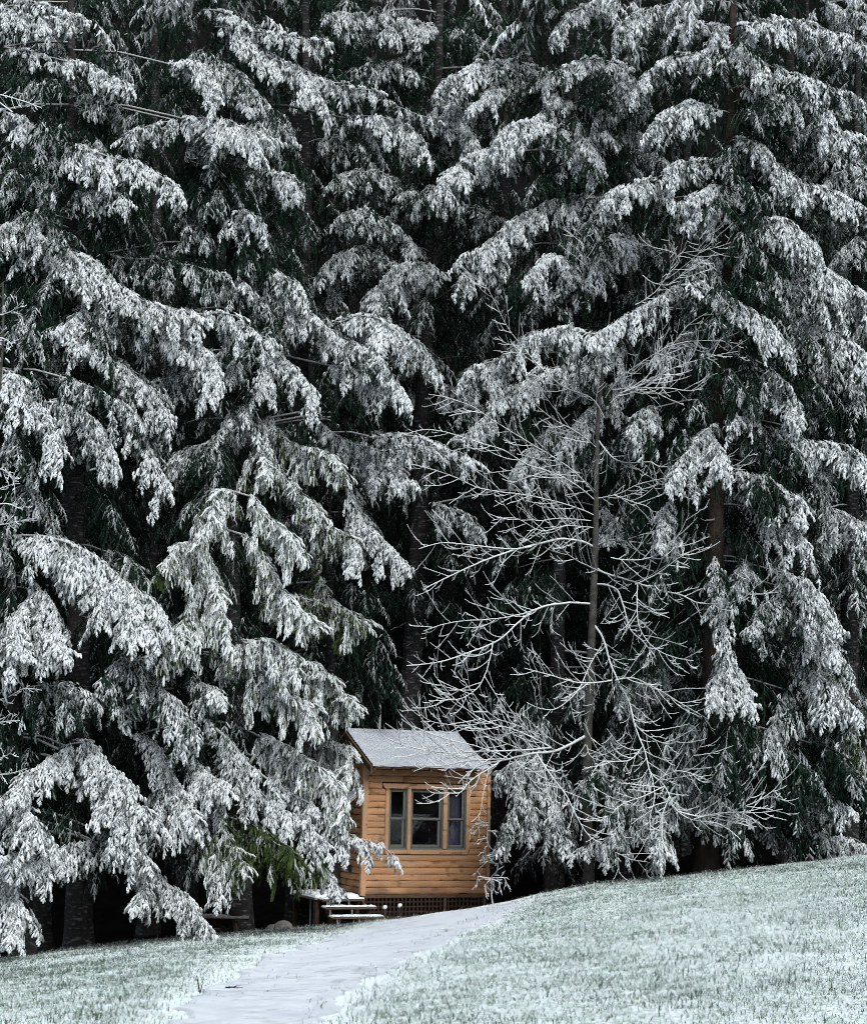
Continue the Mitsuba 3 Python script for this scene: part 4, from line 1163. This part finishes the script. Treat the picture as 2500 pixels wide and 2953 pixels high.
for (x, y), lb in (((1110, 2617), 'snow capped round garden stake before the lattice, nearest the steps'), ((1153, 2612), 'snow capped round garden stake before the lattice, farther from the steps')):
    top = at(x, y, 31.45)
    g = top * [1, 1, 0] + UPZ * (float(ground_z(top[0], 31.45)) - 0.05)
    s = trimesh.creation.icosphere(2, 0.045)
    s.vertices *= [1, 1, 0.8]
    s.vertices += 0.010 * (meshkit.noise(s.vertices * 40, 3)[:, None] - 0.5) * 2
    rod('garden_stake', lb, 'garden stake', [g, (g + top) / 2 + [0.01, 0, 0], top], 0.007, 'mat_dark_wood', head=trimesh.Trimesh(s.vertices + top, s.faces), group='garden stakes before the lattice')
p1 = at(897, 2560, 31.9)
rod('pole', 'thin dark upright pole standing left of the wooden steps', 'pole', [p1 * [1, 1, 0] + UPZ * (float(ground_z(p1[0], p1[1])) - 0.1), p1 * [1, 1, 0.5] + UPZ * (p1[2] * 0.5 - 0.3), p1], 0.016, 'mat_grey_wood')
p2 = at(911, 2520, 32.3)
rod('post', 'pale grey post rising beside the deck, partly behind a snowy sprig', 'post', [p2 * [1, 1, 0] + UPZ * (float(ground_z(p2[0], p2[1])) - 0.1), p2 * [1, 1, 0] + UPZ * (p2[2] - 0.4), p2], 0.028, 'mat_grey_wood', 4)

for (x, y), lb, sp_ in (((577, 2868), 'short dark twig sticking up out of the snow on the left side of the track', 1), ((652, 2852), 'dark fallen twig lying flat across the snowy track', 0)):
    c = on_ground(x, y)
    rg = np.random.default_rng(x)
    tw = []
    for k in range(4):
        d = np.array([rg.normal(0.0, 0.5), rg.normal(0, 0.3), 1.0]) if sp_ else np.array([rg.choice([-1, 1]) * 1.0, rg.normal(0, 0.5), 0.06])
        q = c + UPZ * 0.012 + unit(d) * rg.uniform(0.08, 0.22) * np.linspace(0, 1, 5)[:, None] + rg.normal(0, 0.006, (5, 3))
        tw.append(tube(q, np.linspace(0.006, 0.003, 5), 5)[:2])
    put('fallen_twig', join(tw), 'mat_black', label=lb, category='twig')
PT = thing('picnic_table', 'weathered wooden picnic table standing in the dark under the left trees', 'picnic table')
pc = at(610, 2640, 32.6)
pg = float(ground_z(pc[0], pc[1])) - 0.02
ya = math.radians(9)
PX, PY = np.array([math.cos(ya), math.sin(ya), 0]), np.array([-math.sin(ya), math.cos(ya), 0])


def tbox(x0, x1, y0, y1, z0, z1):
    b = trimesh.creation.box(bounds=[[x0, y0, z0], [x1, y1, z1]])
    v = np.array(b.vertices)
    return np.array([pc[0], pc[1], 0]) + v[:, :1] * PX + v[:, 1:2] * PY + v[:, 2:] * UPZ, np.array(b.faces)


def tbeam(a, b, r):
    w = [np.array([pc[0], pc[1], 0]) + q[0] * PX + q[1] * PY + q[2] * UPZ for q in (a, b)]
    return tube(np.array(w), r, 4)[:2]


zt = pc[2]
for k in range(4):
    put('top_plank', tbox(-0.75, 0.75, -0.32 + 0.165 * k, -0.17 + 0.165 * k, zt - 0.04, zt), 'mat_grey_wood', parent=PT)
for k, yb in enumerate((-0.78, -0.60, 0.45, 0.63)):
    put('bench_plank', tbox(-0.65, 0.95, yb, yb + 0.15, zt - 0.36, zt - 0.32), 'mat_grey_wood', parent=PT)
for x in (-0.5, 0.5):
    for s in (-1, 1):
        put('leg', tbeam((x, 0.15 * s, zt - 0.05), (x + 0.02 * s, 0.62 * s, pg), 0.045), 'mat_dark_wood', parent=PT)
    put('cross_beam', tbeam((x + 0.06, -0.75, zt - 0.40), (x + 0.06, 0.75, zt - 0.40), 0.045), 'mat_dark_wood', parent=PT)
put('brace', tbeam((0.02, 0, zt - 0.06), (0.46, 0, zt - 0.42), 0.05), 'mat_dark_wood', parent=PT)
for (x, y, r), lb in (((816, 2676, 0.17), 'larger of two rounded grey stones at the dark lawn edge'), ((787, 2682, 0.13), 'smaller of two rounded grey stones at the dark lawn edge')):
    c = at(x, y, 31.6)
    s = trimesh.creation.icosphere(3, r)
    s.vertices *= [1.1, 0.9, 0.8]
    s.vertices += s.vertices * (0.25 * (meshkit.fbm(s.vertices * 7 + x, 3) - 0.5))[:, None]
    key = put('stone', trimesh.Trimesh(s.vertices + c, s.faces), 'mat_grey_wood', True, label=lb, category='stone', group='stones at the lawn edge')

# ---------------------------------------------------------------- leafless things: each twig carries a line of snow
def bare_limb(parent, name, pts3, r0, r1, rg, twig=0.13, twig_len=0.45, load=0.95, start=0.2, up=0.35, sub=True, wrap=0.15):
    p, s = resample(pts3, 0.07)
    p = p + 0.012 * (np.stack([meshkit.noise(p * 6 + k * 9, 2 + k) for k in range(3)], 1) - 0.5)
    rad = np.linspace(r0, r1, len(p))
    out, tw = [], []

    def snowy(q, a, b, sides):
        v, f, d = tube(q, np.linspace(a, b, len(q)), sides)
        lay = np.clip((d[:, 2:3] + wrap) * 2.5, 0, 1) * load * float(np.clip(rg.normal(0.9, 0.2), 0.2, 1))
        v = v + UPZ * np.clip(d[:, 2:3], 0, 1) * (0.004 + 0.25 * a)
        return v, f, np.array([0.075, 0.068, 0.058]) * rg.uniform(0.6, 1.2) * (1 - lay) + SNOW * lay

    out.append(snowy(p, r0, r1, 7))
    tan = unit(np.gradient(p, axis=0))
    view = unit(p.mean(0) - EYE)
    pos, sg = start * s[-1], 1
    while pos < s[-1] * 0.99:
        i = min(len(p) - 1, int(pos / s[-1] * (len(p) - 1)))
        sg = -sg if rg.uniform() < 0.8 else sg
        L = twig_len * rg.uniform(0.2, 1.3) * (1 - 0.45 * pos / s[-1])
        side = unit(np.cross(tan[i], view)) * sg + view * rg.normal(0, 0.5)
        d = unit(tan[i] * rg.uniform(0.5, 1.0) + side * rg.uniform(0.35, 0.9))
        t = np.linspace(0, 1, 7)[:, None]
        bend = UPZ * up * rg.uniform(-0.4, 1.9) + tan[i] * rg.uniform(-0.5, 0.5)
        q = p[i] + d * L * t + bend * L * 0.7 * t ** 2 + rg.normal(0, 0.006, (7, 3)) * t
        tw.append(snowy(q, min(0.0068, rad[i] * 0.8), 0.0038, 4))
        if sub:
            for k in (2, 3, 3, 4, 5):
                if rg.uniform() < 0.55:
                    dd = unit(unit(np.gradient(q, axis=0)[k]) + rg.normal(0, 0.55, 3))
                    l2 = L * rg.uniform(0.15, 0.42)
                    t2 = np.linspace(0, 1, 4)[:, None]
                    tw.append(snowy(q[k] + dd * l2 * t2 + UPZ * l2 * 0.3 * t2 ** 2, 0.0048, 0.0036, 4))
        pos += twig * rg.uniform(0.6, 1.5)
    key = key_for(f'{parent}__{name}')
    v, f, c = join(out)
    scene[key] = mikit.ply((v, f), 'mat_bough', color=c)
    if tw:
        v, f, c = join(tw)
        scene[key + '__twigs'] = mikit.ply((v, f), 'mat_foliage', color=c)
        labels[key + '__twigs'] = {'kind': 'stuff'}


BT = thing('bare_tree', 'leafless tree with thin pale trunk and long snow lined branches right of the cabin', 'tree')
BY = 31.9
tp = [at(1694, 2560, BY), at(1697, 2480, BY), at(1692, 2250, BY), at(1700, 1980, BY), at(1712, 1700, BY), at(1718, 1500, BY), at(1722, 1270, BY), at(1735, 1090, BY), at(1760, 900, BY + 0.2)]
tp[0] = tp[0] * [1, 1, 0] + UPZ * (float(ground_z(tp[0][0], BY)) - 0.1)
tq, _ = resample(tp, 0.12)
trd = np.interp(np.linspace(0, 1, len(tq)), [0, 0.05, 0.5, 1], [0.15, 0.105, 0.075, 0.015])
tv, tf, td = tube(tq, trd, 16)
tv = tv + td * (0.012 * (meshkit.fbm(tv * [12, 12, 5], 3) - 0.5))[:, None]
scene[BT + '__trunk'] = mikit.ply((tv, tf), 'mat_alder', smooth=50)
# (crop, points from the trunk outwards, thickness, how far the tip reaches forward)
LIMBS = [
    (4, [(655, 960), (600, 935), (540, 925), (430, 945), (330, 970), (240, 1000), (100, 1060), (-40, 1130)], 0.030, 1.6),
    (4, [(400, 955), (300, 965), (200, 955), (60, 940), (-60, 965)], 0.016, 1.8),
    (4, [(660, 955), (720, 930), (800, 935), (900, 945), (980, 935)], 0.018, 0.9),
    (4, [(640, 1190), (580, 1185), (500, 1190), (420, 1210), (340, 1270), (260, 1340), (150, 1385), (0, 1430), (-110, 1440)], 0.026, 1.9),
    (4, [(410, 1215), (250, 1250), (100, 1260), (-40, 1300)], 0.014, 1.8),
    (4, [(655, 740), (560, 640), (385, 530), (240, 440), (150, 380), (-20, 335)], 0.017, 1.2),
    (4, [(690, 420), (640, 350), (540, 310), (440, 230), (370, 150), (300, 60), (240, -60), (180, -150)], 0.016, 0.8),
    (4, [(670, 560), (600, 500), (480, 430), (390, 350), (360, 300)], 0.012, 0.9),
    (4, [(660, 770), (500, 660), (380, 620), (280, 560), (180, 530), (0, 480), (-120, 500)], 0.015, 1.4),
    (4, [(660, 830), (560, 790), (400, 750), (200, 720), (80, 670), (10, 645), (-90, 620)], 0.015, 1.5),
    (4, [(640, 850), (520, 840), (420, 850), (380, 800), (400, 720)], 0.010, 1.0),
    (4, [(670, 520), (700, 560), (740, 600), (800, 615), (880, 610), (920, 630), (1000, 630), (1100, 600), (1200, 630), (1300, 560)], 0.018, 1.3),
    (4, [(660, 1040), (690, 1060), (820, 1100), (900, 1130), (1000, 1150), (1080, 1185), (1170, 1190), (1250, 1170), (1330, 1090)], 0.024, 1.8),
    (4, [(820, 1110), (920, 1060), (1000, 1000), (1100, 955)], 0.013, 1.9),
    (4, [(690, 1060), (600, 1020), (540, 980), (490, 900)], 0.012, 1.3),
    (4, [(660, 1110), (745, 1130), (770, 1190), (800, 1290), (860, 1350), (900, 1400)], 0.026, 1.8),
    (4, [(830, 1110), (830, 1250), (870, 1340), (960, 1400), (1060, 1420)], 0.014, 1.9),
    (4, [(660, 760), (740, 745), (840, 700), (930, 680), (1020, 690)], 0.015, 1.4),
    (4, [(735, 745), (800, 770), (880, 800), (900, 850)], 0.010, 1.4),
    (4, [(660, 730), (620, 690), (600, 640)], 0.009, 1.2),
    (4, [(700, 350), (760, 270), (870, 190), (960, 140), (1040, 120), (1240, 130)], 0.014, 1.3),
    (4, [(760, 330), (840, 300), (950, 240), (1060, 200), (1240, 160)], 0.012, 1.3),
    (4, [(720, 370), (740, 350), (860, 270), (940, 180), (1040, 50), (1120, 0)], 0.012, 1.1),
    (4, [(800, 310), (950, 310), (1050, 320), (1110, 290)], 0.009, 1.2),
    (4, [(720, 1000), (820, 1010), (930, 980), (1000, 900), (1040, 820)], 0.012, 1.6),
    (4, [(660, 880), (560, 870), (440, 890), (330, 840), (240, 850)], 0.011, 1.3),
    (6, [(640, -10), (690, 60), (720, 160), (760, 250), (800, 330), (815, 400), (860, 520), (880, 600), (940, 660), (990, 760), (1060, 800), (1140, 810), (1250, 880)], 0.026, 2.0),
    (6, [(690, 80), (640, 160), (580, 280), (470, 350), (380, 320)], 0.012, 1.8),
    (6, [(725, 230), (600, 240), (480, 210), (370, 180)], 0.012, 1.9),
    (6, [(740, 230), (800, 220), (900, 260), (1000, 320), (1120, 390)], 0.012, 1.9),
    (6, [(625, 455), (560, 490), (490, 520), (400, 530), (290, 555), (200, 575), (100, 650)], 0.036, 2.1),
    (6, [(480, 505), (370, 515), (200, 520), (60, 525), (-100, 500), (-200, 460)], 0.020, 2.1),
    (6, [(290, 552), (130, 560), (0, 580), (-70, 560)], 0.016, 2.3),
    (6, [(260, 570), (210, 600), (150, 640), (100, 690), (0, 690), (-30, 670)], 0.014, 2.4),
    (6, [(420, 530), (480, 620), (540, 700), (580, 780), (640, 870), (675, 890)], 0.018, 2.2),
    (6, [(330, 550), (420, 660), (460, 690)], 0.011, 2.2),
    (6, [(940, 660), (860, 700), (760, 740), (690, 850)], 0.011, 1.9),
    (6, [(990, 640), (1000, 620), (1040, 560), (1100, 480)], 0.012, 1.9),
    (6, [(1000, 765), (1100, 785), (1250, 750), (1370, 690), (1440, 595)], 0.015, 2.2),
    (6, [(1060, 795), (1200, 770), (1310, 770), (1420, 755)], 0.012, 2.3),
    (6, [(880, 600), (900, 700), (880, 800), (890, 880)], 0.010, 1.8),
    (6, [(960, 700), (930, 780), (930, 880)], 0.010, 1.9),
    (6, [(900, 650), (1000, 600), (1120, 640), (1200, 700)], 0.010, 1.9),
    (6, [(240, 75), (225, 160), (180, 260), (80, 310), (-20, 285)], 0.013, 2.1),
    (6, [(480, 505), (350, 440), (200, 390), (80, 300), (0, 200)], 0.011, 2.1),
    (6, [(470, 500), (380, 430), (250, 380), (150, 270), (100, 190)], 0.010, 2.0),
    (6, [(380, 525), (280, 480), (130, 420), (0, 400), (-90, 330)], 0.010, 2.2),
    (6, [(300, 545), (180, 500), (60, 470), (-100, 410)], 0.009, 2.3),
    (6, [(620, 470), (640, 540), (700, 560), (780, 520)], 0.009, 1.0),
    (6, [(740, 930), (800, 960), (870, 970)], 0.008, 1.9),
    (6, [(815, 400), (880, 460), (960, 490), (1000, 470)], 0.011, 1.9),
    (6, [(850, 500), (780, 560), (700, 560), (640, 620)], 0.010, 1.9),
    (2, [(820, 1240), (900, 1190), (960, 1110), (1000, 1060), (980, 1030), (880, 1000), (830, 950)], 0.010, 0.7),
    (2, [(960, 1110), (1010, 1030), (1090, 1020), (1215, 985)], 0.009, 0.8),
    (2, [(850, 1120), (950, 1160), (1030, 1100), (1110, 1055)], 0.009, 0.7),
    (2, [(610, 1160), (620, 1050), (600, 930), (590, 850)], 0.007, 0.9),
]
rb = np.random.default_rng(404)
for crop, pts, r, fwd in LIMBS:
    P = [px(crop, q) for q in pts]
    ln = np.concatenate([[0], np.cumsum(np.hypot(*np.diff(np.array(P), axis=0).T))])
    root = abs(P[0][0] - 1705) < 45
    f0 = 0.0 if root else fwd * 0.75
    bare_limb(BT, 'branch', [at(*q, BY - f0 - (fwd - f0) * s) for q, s in zip(P, ln / ln[-1])], r * 0.85, 0.0048, rb, twig=0.125, twig_len=0.86, start=0.08, wrap=0.25)

LS = thing('bare_shrub', 'leafless snow lined shrub whose twigs reach in at the left edge', 'shrub')
sp = at(-130, 2600, 29.3)
sg_ = float(ground_z(sp[0], sp[1]))
LSP = [(3, [(-80, 760), (0, 720), (60, 690), (20, 640)]), (3, [(-80, 800), (20, 780), (90, 800), (115, 760)]), (3, [(-60, 880), (40, 860), (140, 840)]), (3, [(-80, 660), (0, 640), (50, 680), (60, 740)]),
       (5, [(-60, 330), (30, 300), (100, 265), (170, 270)]), (5, [(-60, 440), (10, 400), (80, 395)]), (5, [(-50, 620), (40, 610), (110, 590)]), (5, [(-60, 560), (20, 540), (60, 500)]), (1, [(-40, 380), (60, 400), (170, 440)]), (3, [(-60, 30), (40, 0), (95, -50)]), (3, [(-60, 100), (20, 110), (50, 140)])]
sv, sf, sd = tube(np.array([[sp[0], sp[1], z] for z in np.linspace(sg_ - 0.1, 11.5, 20)]) + np.stack([0.15 * np.sin(np.linspace(0, 9, 20)), 0 * np.zeros(20), 0 * np.zeros(20)], 1), np.linspace(0.07, 0.02, 20), 9)
scene[LS + '__stem'] = mikit.ply((sv, sf), 'mat_alder', smooth=50)
for crop, pts in LSP:
    P = [px(crop, q) for q in pts]
    p3 = [at(*q, 29.3 - 0.9 * s) for q, s in zip(P, np.linspace(0.2, 1, len(P)))]
    bare_limb(LS, 'branch', [np.array([sp[0], sp[1], p3[0][2] - 0.3])] + p3, 0.014, 0.005, rb, twig=0.07, twig_len=0.30, start=0.35, wrap=0.45)

TS = thing('twisted_shrub', 'small contorted leafless shrub dusted with snow at the right corner of the cabin', 'shrub')


def cabpx(q):
    return 850 + q[0] / 2.714, 2050 + q[1] / 2.714


TSP = [([(1550, 1505), (1538, 1400), (1535, 1320), (1580, 1260), (1590, 1205), (1515, 1185), (1500, 1140), (1560, 1100), (1530, 1075), (1505, 1000), (1510, 900), (1540, 830)], 0.020),
       ([(1512, 900), (1450, 895), (1395, 980)], 0.010), ([(1505, 940), (1560, 950), (1590, 1050), (1570, 1110)], 0.010), ([(1512, 880), (1440, 880), (1380, 930), (1370, 1010)], 0.008), ([(1538, 1318), (1430, 1300), (1420, 1390)], 0.011), ([(1536, 1325), (1490, 1360), (1495, 1465)], 0.011),
       ([(1540, 1320), (1600, 1340), (1620, 1445)], 0.011), ([(1545, 1312), (1640, 1310), (1690, 1420)], 0.011), ([(1505, 1140), (1600, 1100), (1690, 1190)], 0.010), ([(1515, 1150), (1590, 1130), (1620, 1210)], 0.009), ([(1505, 1060), (1470, 1120), (1480, 1200)], 0.008), ([(1500, 1190), (1440, 1240), (1400, 1300)], 0.007), ([(1540, 1330), (1560, 1400), (1580, 1440)], 0.008), ([(1505, 1000), (1440, 1010), (1400, 1050)], 0.007)]
for k, (pts, r) in enumerate(TSP):
    P = [cabpx(q) for q in pts]
    ys = 31.35 + (0.10 * np.sin(np.arange(len(P)) * 1.3) if k == 0 else 0.12 * np.linspace(0, 1, len(P)) * rb.normal(0, 1))
    p3 = [at(*q, yy) for q, yy in zip(P, np.broadcast_to(ys, (len(P),)))]
    if k == 0:
        p3[0] = p3[0] * [1, 1, 0] + UPZ * (float(ground_z(p3[0][0], p3[0][1])) - 0.05)
    bare_limb(TS, 'stem' if k == 0 else 'branch', p3, r * 0.75, 0.004, rb, twig=0.16 if k == 0 else 0.07, twig_len=0.16, start=0.15, up=-0.5, wrap=0.55)

# dead limbs on the bare lower trunks
for tg, z0, z1, nn in (('C1', 1.5, 15, 26), ('R1', 2, 13, 14), ('R2', 2, 9, 12), ('L5', 1.5, 5, 8), ('L1', 3, 14, 16), ('L2', 4, 14, 14), ('B3', 3, 14, 10), ('B5', 3, 14, 10)):
    t = TREES[tg]
    rg = np.random.default_rng(hash_of('dead' + tg))
    for k in range(nn):
        z = rg.uniform(z0, z1)
        az = rg.uniform(-math.pi, 0.25)
        L = rg.uniform(0.3, 1.6)
        d = np.array([math.cos(az), math.sin(az) * 0.8, 0])
        s = np.linspace(0, 1, 8)[:, None]
        q = trunk_at(t, z) + d * L * s + UPZ * L * (rg.uniform(-0.4, 0.3) * s + rg.uniform(-0.1, 0.35) * s ** 2) + rg.normal(0, 0.015, (8, 3)) * s
        v, f, c = limb_mesh(q, rg.uniform(0.014, 0.024), 0.006, rg.uniform(0.1, 0.6), sides=5)
        scene[key_for(t['key'] + '__dead_limb')] = mikit.ply((v, f), 'mat_bough', color=c)
